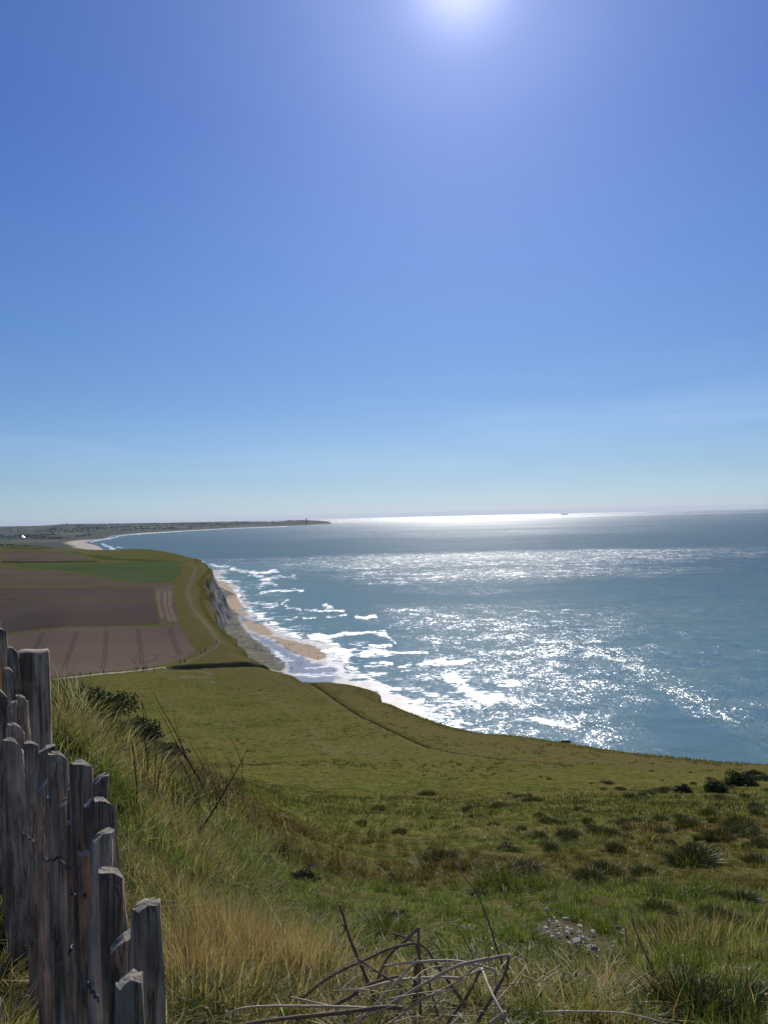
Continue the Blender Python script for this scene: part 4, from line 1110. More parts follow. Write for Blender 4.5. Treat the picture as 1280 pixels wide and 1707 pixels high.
# thistle flower and white umbels
def flower(px, py, hgt, colr, size, label, name, cat):
    v_ = hit(px, py); e = empty(name, (v_.x, v_.y, ground_z(v_.x, v_.y)), label, cat)
    m = MB(); m.tube([(0, 0, 0), (.01, .01, hgt * .5), (0, .02, hgt)], [.003, .0025, .002], 5); m.build("stem", MAT['stalk_dark'], parent=e)
    m = MB(); rg = random.Random(int(px))
    for k in range(60):
        a = rg.uniform(0, 6.28); t = rg.uniform(.1, 1)
        d = Vector((math.cos(a) * t, math.sin(a) * t, rg.uniform(.1, .8))).normalized() * size * rg.uniform(.6, 1)
        c = Vector((0, .02, hgt)); p = d.orthogonal().normalized() * size * .09
        m.add([c - p * .5, c + d - p, c + d + p, c + p * .5], [(0, 1, 2, 3)])
    m.build("flower_head", mat_simple(name + "_petal", colr, .7, .2, .2), parent=e, smooth=False)
flower(523, 1478, .20, (.38, .16, .36), .03, "pink thistle flower above the dark leafy clump", "thistle", "flower")
flower(916, 1588, .12, (.75, .74, .68), .026, "small white flower head right of the curved dark stem", "white_flower", "flower")
flower(912, 1540, .10, (.7, .68, .62), .022, "small white flower head at the edge of the chalky patch", "white_flower", "flower")
flower(994, 1626, .10, (.30, .12, .28), .02, "tiny purple flower low in the grass below the chalky patch", "purple_flower", "flower")

# chalk stones
MAT['chalk'] = mat_simple("chalk_stone", (.42, .40, .36), .9, .2, .25, 14)
def stone_mesh(seed):
    rg = random.Random(seed); m = MB(); n, k = 8, 5; V = []; Q = []
    for i in range(k):
        t = math.pi * (i + .5) / k
        for j in range(n):
            a = 2 * math.pi * j / n; rr = rg.uniform(.75, 1.15)
            V.append((math.sin(t) * math.cos(a) * rr, math.sin(t) * math.sin(a) * rr * .75, math.cos(t) * .5 * rr))
    for i in range(k - 1):
        for j in range(n): Q.append((i * n + j, (i + 1) * n + j, (i + 1) * n + (j + 1) % n, i * n + (j + 1) % n))
    V += [(0, 0, .5), (0, 0, -.5)]; b = k * n
    T = [(b, j, (j + 1) % n) for j in range(n)] + [(b + 1, (k - 1) * n + (j + 1) % n, (k - 1) * n + j) for j in range(n)]
    m.add(V, Q, T); return m
st = [stone_mesh(s).build("chalk_stone", MAT['chalk'], smooth=False) for s in range(4)]
rs = random.Random(11)
for i in range(64):
    t = rs.uniform(0, 1)
    px = 925 + 75 * t + rs.gauss(0, 13); py = 1545 + 55 * t + rs.gauss(0, 9)
    if i > 48: px = rs.uniform(1000, 1120); py = rs.uniform(1545, 1605)
    v_ = hit(px, py); s = rs.uniform(.007, .026)
    o = st[i] if i < 4 else copy_tree(st[i % 4])
    o.location = (v_.x, v_.y, ground_z(v_.x, v_.y) + s * .25 + .02); o.scale = (s * 1.3, s, s * .9); o.rotation_euler = (rs.uniform(-.3, .3), rs.uniform(-.3, .3), rs.uniform(0, 6))
    tag(o, "small pale chalk stone lying in the worn patch of turf", "stone", "chalk stones in the worn patch")

# ================================================================== DEAD STALKS AND WEEDS
def stalk(name, label, paths, mat, Y=None, cat="dead stalk", group=None, jit=0.0, sides=6, base=None):
    if Y is None:
        b = hit(*(base or paths[0][0][-1])); Y = b.y
    root = at(*paths[0][0][0], Y)
    m = MB()
    for pts, r0, r1, *dy in paths:
        d0, d1 = dy if dy else (0, 0)
        k = len(pts); W_ = []
        for i, p in enumerate(pts):
            t = i / (k - 1)
            W_.append(at(p[0], p[1], Y + d0 + (d1 - d0) * t))
    # (thickness is given for the stalk where it lies)
        S = spline(W_, 5)
        rr = [(r0 + (r1 - r0) * i / (len(S) - 1)) * (1 + .12 * math.sin(i * 2.1)) for i in range(len(S))]
        m.tube([p - root for p in S], [q * (.62 if group and 'heap' in group else 1) for q in rr], sides)
    o = m.build(name, mat); o.location = root
    return tag(o, label, cat, group)

BH = [("dead_stalk", "thick dark dead stalk slanting down on the left of the heap", [([(565, 1508), (573, 1530), (583, 1565), (598, 1600), (618, 1650), (630, 1678)], .0065, .010), ([(570, 1540), (575, 1552), (566, 1560)], .004, .003)], 'stalk_dark', 2.9),
      ("dead_stalk", "long pale stalk rising to the bent right end of the heap", [([(590, 1700), (640, 1680), (700, 1645), (760, 1612), (820, 1598), (848, 1593)], .008, .0075, 0, -.15)], 'stalk', 2.65),
      ("dead_stalk", "dark forked stalk leaning down from the pale stalk's bent tip", [([(848, 1593), (843, 1620), (828, 1650), (810, 1680), (796, 1704)], .0075, .0085)], 'stalk_dark', 2.55),
      ("dead_stalk", "short bright stalk curving down to the lower right corner of the heap", [([(803, 1615), (812, 1640), (826, 1670), (850, 1712)], .0065, .006, 0, -.2)], 'stalk', 2.6),
      ("dead_stalk", "brown stalk leaning left below the pale stalk's middle", [([(800, 1618), (785, 1650), (765, 1680), (742, 1712)], .0075, .0065)], 'stalk_dark', 2.6),
      ("dead_stalk", "upright dark stalk in the middle of the heap", [([(697, 1546), (699, 1600), (700, 1660), (702, 1712)], .0075, .007)], 'stalk_dark', 2.8),
      ("dead_stalk", "wide brown split stalk behind the upright dark one", [([(694, 1600), (693, 1630), (692, 1675)], .013, .014)], 'stalk_dark', 2.9),
      ("dead_stalk", "stalk running down left from the peak of the heap", [([(697, 1548), (675, 1570), (650, 1592), (637, 1615), (625, 1642)], .008, .006)], 'stalk_dark', 2.85),
      ("dead_stalk", "long arched stalk passing left under the peak of the heap", [([(500, 1668), (540, 1636), (575, 1616), (615, 1598), (650, 1582), (680, 1575), (693, 1573)], .007, .007), ([(693, 1573), (697, 1590), (705, 1612), (715, 1640), (730, 1695)], .006, .005)], 'stalk_dark', 2.8),
      ("dead_stalk", "flat grey stalk lying across the upper heap with a drooping end", [([(640, 1611), (700, 1604), (750, 1602), (790, 1608), (825, 1618)], .0055, .006), ([(825, 1618), (827, 1660), (825, 1702)], .005, .004)], 'stalk', 2.75),
      ("dead_stalk", "grey stalk climbing from the bottom edge to the heap's middle", [([(592, 1710), (640, 1662), (680, 1617), (697, 1602)], .007, .006)], 'stalk', 2.6),
      ("dead_stalk", "rough dark branch running down right through the heap", [([(655, 1556), (705, 1578), (735, 1620), (760, 1655), (776, 1678)], .005, .011)], 'stalk_dark', 2.95),
      ("dead_stalk", "long pale stalk lying flat left of the heap", [([(380, 1696), (395, 1684), (430, 1679), (480, 1678), (560, 1679), (645, 1683)], .0045, .006)], 'stalk', 2.5),
      ("dead_stalk", "thick half dark stalk along the bottom edge left of the heap", [([(390, 1712), (440, 1703), (500, 1696), (560, 1690), (640, 1680), (670, 1682)], .007, .010)], 'stalk_dark', 2.4),
      ("dead_stalk", "short stalk slanting across the long flat pale one", [([(484, 1663), (520, 1671), (565, 1682)], .004, .004)], 'stalk', 2.55),
      ("dead_stalk", "pale flat stalk half way down the heap", [([(596, 1652), (660, 1636), (720, 1630), (765, 1631)], .006, .006)], 'stalk', 2.75),
      ("dead_stalk", "dark stick slanting down right across the left of the heap", [([(598, 1600), (630, 1622), (665, 1642), (690, 1662)], .005, .005)], 'stalk_dark', 2.75),
      ("dead_stalk", "dark sagging stalk in the lower left of the heap", [([(545, 1682), (580, 1665), (620, 1640), (665, 1628)], .010, .007)], 'stalk_dark', 2.8),
      ("dead_stalk", "lower stalk parallel to the long pale one", [([(645, 1712), (700, 1670), (760, 1638), (800, 1605)], .006, .005)], 'stalk', 2.7),
      ("dead_stalk", "bottom twig with a pale broken end right of the heap", [([(815, 1707), (830, 1697), (843, 1688)], .006, .008)], 'stalk', 2.4),
      ("dead_stalk", "thin pale stalk lying level at the bottom right", [([(905, 1688), (960, 1687), (1040, 1690), (1112, 1707)], .0035, .003)], 'stalk', 2.4)]
for nm, lb, pth, mt, Y in BH: stalk(nm, lb, pth, MAT[mt], Y * .84, group="dead stalks of the heap")
rb = random.Random(3)
for k in range(46):
    x0 = rb.uniform(520, 850); y0 = rb.uniform(1610, 1712); a = rb.uniform(-1.2, 1.2) + (math.pi if rb.random() < .3 else 0); L = rb.uniform(35, 110)
    x1 = x0 + math.cos(a) * L; y1 = y0 - abs(math.sin(a)) * L * .7
    if y1 < 1560: y1 = 1560 + rb.uniform(0, 30)
    stalk("thin_twig", "thin dead twig caught among the thicker stalks of the heap", [([(x0, y0), ((x0 + x1) / 2 + rb.uniform(-8, 8), (y0 + y1) / 2 - rb.uniform(0, 10)), (x1, y1)], rb.uniform(.0018, .0035), rb.uniform(.001, .002), 0, rb.uniform(-.25, .25))],
          MAT[rb.choice(['stalk', 'stalk_dark', 'stalk_dark', 'straw_stalk'])], rb.uniform(2.0, 2.5), "twig", "thin twigs of the dead heap", sides=4)

WD = [("tall curved dark stem arching over the slope right of the heap", [([(748, 1425), (770, 1458), (795, 1490), (815, 1540), (827, 1580), (845, 1630), (853, 1680)], .0015, .0055)], 3.0),
      ("straight dark stem leaning left beside the chalky patch", [([(1049, 1515), (1062, 1560), (1080, 1600), (1098, 1640), (1110, 1685)], .0015, .0065)], 3.2),
      ("short dark stem between the heap and the tall curved one", [([(752, 1534), (775, 1568), (792, 1605), (800, 1640)], .0018, .0035)], 3.1),
      ("thin dark stem to the right behind the heap", [([(715, 1560), (735, 1590), (748, 1625), (752, 1660)], .0015, .003)], 3.1),
      ("faint thin stem near the bottom right chalky patch", [([(920, 1595), (935, 1620), (950, 1655)], .0012, .0025)], 3.1),
      ("leafless dark weed with two tips nearest the post", [([(227, 1348), (229, 1315), (227, 1300), (223, 1260), (219, 1235)], .006, .003)], None),
      ("tall leafless weed with a long side shoot on the bank", [([(244, 1318), (246, 1270), (241, 1230), (240, 1200), (236, 1166)], .006, .0025), ([(237, 1172), (246, 1200), (257, 1222)], .0025, .003)], None),
      ("crooked weed leaning right between two straight ones", [([(262, 1328), (264, 1300), (270, 1270), (276, 1246)], .006, .003)], None),
      ("thick blackish branch of the dead shrub leaning left", [([(347, 1340), (333, 1303), (310, 1262), (300, 1238), (288, 1212), (272, 1185), (256, 1156)], .012, .003), ([(318, 1275), (300, 1250), (282, 1215), (262, 1180)], .008, .002), ([(303, 1240), (291, 1200), (290, 1180)], .004, .002)], None),
      ("dead shrub branch with fine side twigs next to the thick one", [([(372, 1340), (356, 1310), (340, 1280), (322, 1247), (310, 1225)], .007, .002), ([(350, 1300), (338, 1262), (318, 1230)], .004, .002), ([(360, 1315), (344, 1270), (336, 1250)], .004, .0015)], None),
      ("long smooth branch sweeping up right across the bank", [([(325, 1393), (340, 1375), (360, 1345), (380, 1310), (400, 1275), (413, 1248)], .0085, .003), ([(402, 1270), (392, 1245), (381, 1226)], .003, .002)], None),
      ("slender forked weed crossing behind the long smooth branch", [([(398, 1345), (392, 1305), (383, 1275), (372, 1255), (364, 1236)], .005, .002), ([(386, 1285), (378, 1300), (378, 1330)], .003, .0015)], None),
      ("upright weed right of the long smooth branch", [([(392, 1352), (401, 1310), (404, 1285), (404, 1262)], .005, .002)], None),
      ("thin dead shrub twigs on the left of the branch fan", [([(330, 1352), (320, 1310), (312, 1290), (300, 1262)], .006, .002), ([(322, 1320), (335, 1290), (345, 1262)], .003, .0015)], None),
      ("dark weed stem left of the green leafy clump", [([(484, 1450), (480, 1420), (474, 1385), (467, 1360), (466, 1328)], .0055, .002)], None),
      ("dark weed stem right of the thistle with a side shoot", [([(543, 1462), (552, 1430), (557, 1400), (566, 1370), (569, 1342)], .0055, .002), ([(555, 1434), (565, 1420), (575, 1408)], .003, .0015)], None),
      ("thin weed stem in the gap above the slope", [([(508, 1345), (515, 1325), (527, 1298)], .004, .002)], None),
      ("tiny weed stem between the two thistle stems", [([(517, 1424), (512, 1408), (509, 1394)], .004, .002)], None),
      ("reddish stem in front of the post in the grass", [([(92, 1240), (96, 1215), (99, 1185)], .004, .002)], None),
      ("pair of thin stems right of the post", [([(110, 1255), (109, 1225), (108, 1200)], .004, .002)], None)]
for lb, pth, Y in WD:
    stalk("dry_weed", lb, pth, MAT['twig'] if Y is None else MAT['stalk_dark'], Y, "dry weed", "leafless weeds in the grass", base=pth[0][0][0] if Y is None else None)
rb = random.Random(9)
for k in range(75):
    bx_ = rb.uniform(255, 430); by_ = rb.uniform(1335, 1375); L = rb.uniform(50, 110); dx = -rb.uniform(-.1, .7) * L
    stalk("fine_twig", "fine twig of the dead shrub fan on the bank", [([(bx_, by_), (bx_ + dx * .4, by_ - L * .5), (bx_ + dx, by_ - L)], .0035, .001)], MAT['twig'], None, "twig", "fine twigs of the dead shrub fan", sides=4, base=(bx_, by_))

# ================================================================== FENCE
MAT['pale'] = mat_wood("weathered_pale", (.27, .19, .13), (.68, .51, .36), 26, .05, .35)
MAT['post'] = mat_wood("weathered_post", (.22, .16, .11), (.62, .48, .34), 18, .05, .25)
MAT['wire'] = mat_simple("galvanised_wire", (.07, .07, .085), .5, .4, .3, 60, .4)
fence = empty("palisade_fence", (-.9, 1.9, EYE - 1.45), "weathered split chestnut pale fence leaning away along the left edge", "fence")
FL0 = Vector(fence.location)
def pale(xl, xr, yt, Y, seed, cut=0.3, side=1, lean=0.0, bot=1.75, dep=None):
    rg = random.Random(seed)
    xc = (xl + xr) / 2
    top = at(xc, yt, Y); wpx = (xr - xl) / F * Y
    n = 14; V = []; Q = []; T = []
    hgt = (top.z - (EYE - bot))
    dirv = Vector((-.5, .86, 0)); nrm = Vector((.86, .5, 0))
    a_ = rg.uniform(.010, .013) if Y < 1.7 else rg.uniform(.014, .018)         # half depth along the fence
    b_ = wpx / 2 * 1.04         # half width across
    lv = [0.0, .12, .22, .32, .42, .5, .58, .66, .74, .8, .85, .89, .92, .945, .965, .985, 1.0]
    ph = [rg.uniform(0, 6.28) for _ in range(4)]
    ang = [2 * math.pi * k / n for k in range(n)]
    flat = [rg.uniform(.85, 1.12) for _ in range(n)]
    EG = []
    for i, t in enumerate(lv):
        z = t * hgt
        tp = sstep(1.0 - .12 / hgt * (1 + cut), 1.0, np.array(t)).item() if hgt > 0 else 0
        sh = 1 - tp * (.03 + cut * .16)
        offn = side * tp * b_ * .22 * cut
        wob = .004 * math.sin(z * 7 + ph[0]) + .002 * math.sin(z * 19 + ph[1])
        for k in range(n):
            ca, sa = math.cos(ang[k]), math.sin(ang[k])
            rr = flat[k] * (1 + .05 * math.sin(z * 23 + ph[2] + k * 1.7) + .03 * math.sin(z * 61 + k * 2.9 + ph[3]))
            pa = (abs(ca) ** .55 * (1 if ca > 0 else -1)) * a_ * (rr + .10 * math.sin(k * 2.3 + ph[1])) + .003 * math.sin(z * 31 + k * 1.9)
            pb = (abs(sa) ** .7 * (1 if sa > 0 else -1)) * b_ * rr * sh + offn
            slant = -cut * b_ * 1.5 * max(0.0, -side * sa + .1) * max(0.0, (t - .72) / .28)
            zz = z + slant + (rg.uniform(-.0015, .0015) + .002 * ca * cut if i == len(lv) - 1 else 0)
            q = top + dirv * (pa + wob) + nrm * (pb + wob * .5 + lean * (hgt - z))
            V.append((q.x - FL0.x, q.y - FL0.y, EYE - bot + zz - FL0.z)); EG.append(1.0 if i == len(lv) - 1 else 0.0)
    L = len(lv)
    for i in range(L - 1):
        for k in range(n): Q.append((i * n + k, i * n + (k + 1) % n, (i + 1) * n + (k + 1) % n, (i + 1) * n + k))
    b0 = len(V); m_ = (L - 1) * n
    c = Vector((0, 0, 0))
    for k in range(n): c += Vector(V[m_ + k])
    V.append(tuple(c / n + Vector((0, 0, .003)))); EG.append(1.0)
    for k in range(n): T.append((b0, m_ + k, m_ + (k + 1) % n))
    # a separate ring for the cut so the end grain has a crisp rim
    ring = [V[m_ + k] for k in range(n)]
    b1 = len(V); V += [(p[0], p[1], p[2] + .0012) for p in ring]; EG += [1.0] * n
    V.append((V[b0][0], V[b0][1], V[b0][2] + .0012)); EG.append(1.0)
    T = [(len(V) - 1, b1 + k, b1 + (k + 1) % n) for k in range(n)]
    for k in range(n): EG[m_ + k] = 0.0
    for k in range(n): Q.append((m_ + k, m_ + (k + 1) % n, b1 + (k + 1) % n, b1 + k))
    o = build("pale", V, Q, T, MAT['pale'], dict(endgrain=np.array(EG)), parent=fence, smooth=False)
    return o
PALES = [(192, 236, 1634, .90, .2, 1), (222, 268, 1505, 1.02, .15, 1), (165, 214, 1449, 1.2, .6, -1), (150, 190, 1388, 1.3, .4, 1), (158, 198, 1329, 1.42, .7, -1), (155, 182, 1293, 1.52, .5, 1),
         (122, 160, 1269, 1.6, .5, -1), (84, 122, 1253, 1.85, .7, -1), (61, 88, 1246, 2.1, .4, 1), (41, 66, 1237, 2.35, .4, -1), (8, 44, 1232, 2.55, .9, -1), (16, 44, 1206, 2.75, .8, -1), (26, 48, 1159, 2.95, .7, -1),
         (9, 28, 1170, 2.9, .5, 1), (8, 26, 1113, 3.2, .9, -1), (13, 33, 1079, 3.4, .9, -1), (-8, 15, 1046, 3.6, .6, -1), (-16, 4, 1024, 3.85, .9, -1), (-8, 12, 1150, 2.9, .8, -1),
         (138, 172, 1330, 1.5, .5, 1), (110, 140, 1300, 1.7, .5, 1), (180, 228, 1560, 1.1, .5, 1), (206, 232, 1600, 1.12, .3, -1), (142, 168, 1500, 1.35, .6, 1), (112, 132, 1365, 1.66, .4, 1), (80, 98, 1330, 2.0, .6, -1), (32, 48, 1262, 2.6, .5, 1), (246, 266, 1570, 1.07, .6, -1), (0, 20, 1262, 2.7, .6, 1), (95, 130, 1330, 1.8, .5, 1), (60, 95, 1300, 2.05, .5, 1), (130, 168, 1420, 1.45, .5, -1), (-22, 0, 1060, 3.7, .5, 1), (-30, -6, 1100, 3.4, .5, 1)]
for i, (xl, xr, yt, Y, ct, sd2) in enumerate(PALES):
    pale(xl, xr, yt, Y, 40 + i, ct, sd2, bot=1.75 if Y < 2.4 else 1.6)
# loops of wire that bind the pales
m = MB()
def wire_run(pts, r=.0016):
    W_ = [at(px, py, Y) - FL0 for px, py, Y in pts]
    S = spline(W_, 6)
    m = MB()
    m.tube(S, r, 5)
    m.tube([p + Vector((.002 * math.sin(i * 1.3), .002 * math.cos(i * 1.3), .004 * math.cos(i * 1.3))) for i, p in enumerate(S)], r * .9, 5)
    m.build("wire", MAT['wire'], parent=fence)
wire_run([(38, 1390, 2.35), (46, 1397, 2.25), (56, 1404, 2.15), (70, 1411, 2.05)])
wire_run([(70, 1425, 1.95), (76, 1434, 1.88), (90, 1435, 1.80), (99, 1428, 1.76), (104, 1440, 1.70), (117, 1449, 1.62)])
wire_run([(117, 1486, 1.55), (124, 1493, 1.50), (134, 1494, 1.45), (144, 1493, 1.42)])
wire_run([(114, 1592, 1.50), (118, 1584, 1.47), (121, 1578, 1.5)])
wire_run([(145, 1635, 1.30), (150, 1650, 1.26), (158, 1660, 1.23), (165, 1668, 1.22)])
# the round post
def post():
    c = at(53, 1086, 3.5); r0 = .073; V = []; Q = []; T = []; EG = []
    n = 28; hgt = 1.25; rg = random.Random(2); fl = [rg.uniform(.96, 1.04) for _ in range(n)]
    lv = [0, .1, .2, .3, .4, .5, .6, .7, .8, .88, .95, .99, 1.0]
    for i, t in enumerate(lv):
        for k in range(n):
            a = 2 * math.pi * k / n
            rr = r0 * (1.10 - .10 * t) * fl[k] * (1 + .02 * math.sin(t * 9 + k)) * (.97 if t == 1 else 1)
            V.append((c.x - FL0.x + math.cos(a) * rr, c.y - FL0.y + math.sin(a) * rr, c.z - FL0.z - hgt * (1 - t) + (.004 * math.sin(a * 3) if t > .98 else 0))); EG.append(0.0)
    L = len(lv)
    for i in range(L - 1):
        for k in range(n): Q.append((i * n + k, i * n + (k + 1) % n, (i + 1) * n + (k + 1) % n, (i + 1) * n + k))
    b1 = len(V); m_ = (L - 1) * n
    for k in range(n): p = V[m_ + k]; V.append((p[0], p[1], p[2] + .001)); EG.append(1.0)
    V.append((c.x - FL0.x, c.y - FL0.y, c.z - FL0.z + .003)); EG.append(1.0)
    T = [(len(V) - 1, b1 + k, b1 + (k + 1) % n) for k in range(n)]
    for k in range(n): Q.append((m_ + k, m_ + (k + 1) % n, b1 + (k + 1) % n, b1 + k))
    return build("post", V, Q, T, MAT['post'], dict(endgrain=np.array(EG)), parent=fence)
post()

# ================================================================== PEOPLE
def person_mesh(seed, pose):
    bm_me = bpy.data.meshes.new("figure")
    walk = {'stand': 0.0, 'walk': .16, 'stride': .26}[pose]
    arm = .05 if pose == 'stand' else .14
    J = {'pelvis': (0, 0, .93), 'waist': (0, .01, 1.10), 'chest': (0, .02, 1.33), 'neck': (0, .02, 1.50), 'head': (0, .04, 1.60), 'crown': (0, .04, 1.72), 'nose': (0, .125, 1.615),
         'hl': (.10, 0, .90), 'kl': (.10, walk + .03, .50), 'al': (.10, walk - .02, .09), 'tl': (.11, walk + .14, .03),
         'hr': (-.10, 0, .90), 'kr': (-.10, -walk * .5 + .03, .50), 'ar': (-.10, -walk - .05, .10), 'tr': (-.11, -walk + .10, .03),
         'sl': (.19, .02, 1.42), 'el': (.24, -arm, 1.15), 'wl': (.25, -arm + .12, .93), 'fl': (.245, -arm + .17, .84),
         'sr': (-.19, .02, 1.42), 'er': (-.24, arm, 1.15), 'wr': (-.25, arm + .14, .94), 'fr': (-.245, arm + .19, .85)}
    Rr = dict(pelvis=.15, waist=.13, chest=.155, neck=.06, head=.095, crown=.075, nose=.02, hl=.095, kl=.062, al=.045, tl=.04, hr=.095, kr=.062, ar=.045, tr=.04,
              sl=.07, el=.05, wl=.035, fl=.032, sr=.07, er=.05, wr=.035, fr=.032)
    E = [('pelvis', 'waist'), ('waist', 'chest'), ('chest', 'neck'), ('neck', 'head'), ('head', 'crown'), ('head', 'nose'), ('pelvis', 'hl'), ('hl', 'kl'), ('kl', 'al'), ('al', 'tl'), ('pelvis', 'hr'), ('hr', 'kr'), ('kr', 'ar'), ('ar', 'tr'),
         ('chest', 'sl'), ('sl', 'el'), ('el', 'wl'), ('wl', 'fl'), ('chest', 'sr'), ('sr', 'er'), ('er', 'wr'), ('wr', 'fr')]
    ks = list(J)
    bm_me.from_pydata([J[k] for k in ks], [(ks.index(a), ks.index(b)) for a, b in E], [])
    o = bpy.data.objects.new("figure", bm_me); COL.objects.link(o)
    mod = o.modifiers.new("skin", 'SKIN')
    for i, k in enumerate(ks):
        bm_me.skin_vertices[0].data[i].radius = (Rr[k], Rr[k] * (.8 if k in ('pelvis', 'waist', 'chest') else 1))
    bm_me.skin_vertices[0].data[0].use_root = True
    o.modifiers.new("sub", 'SUBSURF').levels = 1
    dg = bpy.context.evaluated_depsgraph_get()
    me = bpy.data.meshes.new_from_object(o.evaluated_get(dg))
    bpy.data.objects.remove(o); bpy.data.meshes.remove(bm_me)
    for p in me.polygons:
        c = p.center
        ix = 0
        if c.z < .98 and abs(c.x) < .2: ix = 1
        elif c.z > 1.50 or (abs(c.x) > .2 and c.z < .92): ix = 2
        p.material_index = ix; p.use_smooth = True
    return me
SKIN = mat_simple("skin", (.42, .27, .19), .6); HAIR = mat_simple("hair", (.05, .035, .025), .7)
CL = {'navy': (.02, .03, .07), 'black': (.018, .018, .02), 'red': (.30, .04, .035), 'white': (.6, .6, .58), 'blue': (.06, .12, .28), 'grey': (.12, .12, .13), 'brown': (.10, .06, .04)}
CM = {k: mat_simple("cloth_" + k, v, .85) for k, v in CL.items()}
base_me = {p: person_mesh(1, p) for p in ('stand', 'walk', 'stride')}
hair_m = MB()
for i in range(5):
    t = math.pi * .55 * i / 4
    for j in range(10):
        a = 2 * math.pi * j / 10
        hair_m.v.append((math.sin(t) * math.cos(a) * .098, .03 + math.sin(t) * math.sin(a) * .105 - .012, 1.655 + math.cos(t) * .105))
for i in range(4):
    for j in range(10): hair_m.q.append((i * 10 + j, (i + 1) * 10 + j, (i + 1) * 10 + (j + 1) % 10, i * 10 + (j + 1) % 10))
hair_m.n = len(hair_m.v)
variants = {}
def person(x, y, z, top, legs, pose, label, group, rz):
    key = (top, legs, pose)
    if key not in variants:
        me = base_me[pose].copy(); me.name = "person"
        for m_ in (CM[top], CM[legs], SKIN): me.materials.append(m_)
        variants[key] = me
    o = bpy.data.objects.new("person", variants[key]); COL.objects.link(o)
    o.location = (x, y, z); o.rotation_euler = (0, 0, rz)
    tag(o, label, "person", group)
    h_ = bpy.data.objects.new("hair", person.hair); COL.objects.link(h_); h_.parent = o
    return o
_t = hair_m.build("hair", HAIR); person.hair = _t.data; bpy.data.objects.remove(_t)
BP = [(451, 1066), (454, 1067), (482, 1078), (486, 1077), (494, 1073), (510, 1078), (513, 1077), (518, 1079), (515, 1083), (516, 1088), (502, 1086), (527, 1091), (532, 1091), (530, 1099), (496, 1110), (500, 1110), (503, 1110),
      (529, 1109), (533, 1109), (536, 1110), (541, 1109), (557, 1118), (558, 1101), (561, 1101), (443, 1086), (456, 1093), (454, 1101), (484, 1118), (487, 1118), (490, 1077), (475, 1079)]
rp = random.Random(21)
def beach_z(x, y):
    k = np.argmin((bx - x) ** 2 + (by - y) ** 2); return max(float(bz[k]), 0.0) - .02
for px, py in BP:
    x, y = sea_pt(px, py)
    t_, l_ = rp.choice(['navy', 'black', 'grey', 'black', 'blue']), rp.choice(['black', 'navy', 'grey'])
    person(x, y, beach_z(x, y), t_, l_, rp.choice(['stand', 'walk', 'stride']), "distant walker in dark clothes on the wet sands below the cliff", "walkers on the beach", rp.uniform(0, 6.28))
for px, py, lb in [(592, 1132, "lone bather at the water's edge by the clifftop notch"), (653, 1153, "lone bather out in the white surf"), (389, 996, "lone walker by the tip of the fallen chalk spit")]:
    x, y = sea_pt(px, py); person(x, y, beach_z(x, y) if px < 600 else -.35, 'black', 'navy', 'stand', lb, None, rp.uniform(0, 6))
for px, py in [(134, 1128), (151, 1127), (173, 1124)]:
    v_ = hit(px, py); person(v_.x, v_.y, ground_z(v_.x, v_.y), 'grey', 'navy', 'walk', "walker in grey on the pale track near the bank", "walkers near the bank", 1.5)
for px, py in [(225, 1119), (229, 1118.5), (240, 1119), (243, 1118), (247, 1118), (258, 1120.5), (238, 1120)]:
    v_ = hit(px, py); person(v_.x, v_.y, ground_z(v_.x, v_.y), rp.choice(['red', 'navy', 'black', 'white']), 'navy', rp.choice(['stand', 'walk']), "walker in the cluster where the pale track forks", "walkers at the fork of the track", rp.uniform(0, 6))
for px, py in [(300, 1108), (308, 1106), (335, 1092), (342, 1088)]:
    v_ = hit(px, py); person(v_.x, v_.y, ground_z(v_.x, v_.y), rp.choice(['brown', 'red', 'navy']), 'navy', 'stride', "walker climbing the path between the gully and its bend", "walkers between the gully and the bend", rp.uniform(0, 6))
v_ = hit(361, 1073.5); person(v_.x, v_.y, ground_z(v_.x, v_.y), 'black', 'black', 'walk', "lone walker in black at the bend of the clifftop path", None, .5)

# ================================================================== FAR THINGS
MAT['wall'] = mat_simple("house_wall", (.55, .52, .47), .9, .2, .2, .05); MAT['roof'] = mat_simple("house_roof", (.16, .10, .085), .8, .2, .3, .05); MAT['win'] = mat_simple("window_glass", (.03, .035, .045), .1, .6)
def house_tpl(w, d, h):
    e = empty("house", (0, 0, 0))
    m = MB(); m.box(-w / 2, w / 2, -d / 2, d / 2, -2, h)
    m.add([(-w / 2, -d / 2, h), (-w / 2, d / 2, h), (-w / 2, 0, h + d * .42), (w / 2, -d / 2, h), (w / 2, d / 2, h), (w / 2, 0, h + d * .42)], (), [(0, 2, 1), (3, 4, 5)])
    m.build("wall", MAT['wall'], e, smooth=False)
    m = MB(); ov = .5; z0 = h - ov * .84 + .05; z1 = h + d * .42 + .05
    for s in (-1, 1):
        a = [(-w / 2 - .4, s * (d / 2 + ov), z0), (w / 2 + .4, s * (d / 2 + ov), z0), (w / 2 + .4, 0, z1), (-w / 2 - .4, 0, z1)]
        m.add(a + [(p[0], p[1], p[2] + .3) for p in a], [(0, 1, 2, 3), (4, 7, 6, 5), (0, 4, 5, 1), (1, 5, 6, 2), (3, 2, 6, 7), (0, 3, 7, 4)])
    r_o = m.build("roof", MAT['roof'], e, smooth=False)
    m = MB(); m.box(w * .25, w * .25 + .9, -.5, .5, h + d * .3, h + d * .42 + 1.3); m.build("chimney", MAT['wall'], r_o, smooth=False)
    for s in (-1, 0, 1):
        m = MB(); m.box(s * w * .3 - .6, s * w * .3 + .6, -d / 2 - .06, -d / 2 + .05, h * .35, h * .7); m.build("window", MAT['win'], e, smooth=False)
    return e
tp = [house_tpl(12, 8, 5), house_tpl(16, 9, 6), house_tpl(10, 8, 8)]
rh = random.Random(8)
cnt = 0
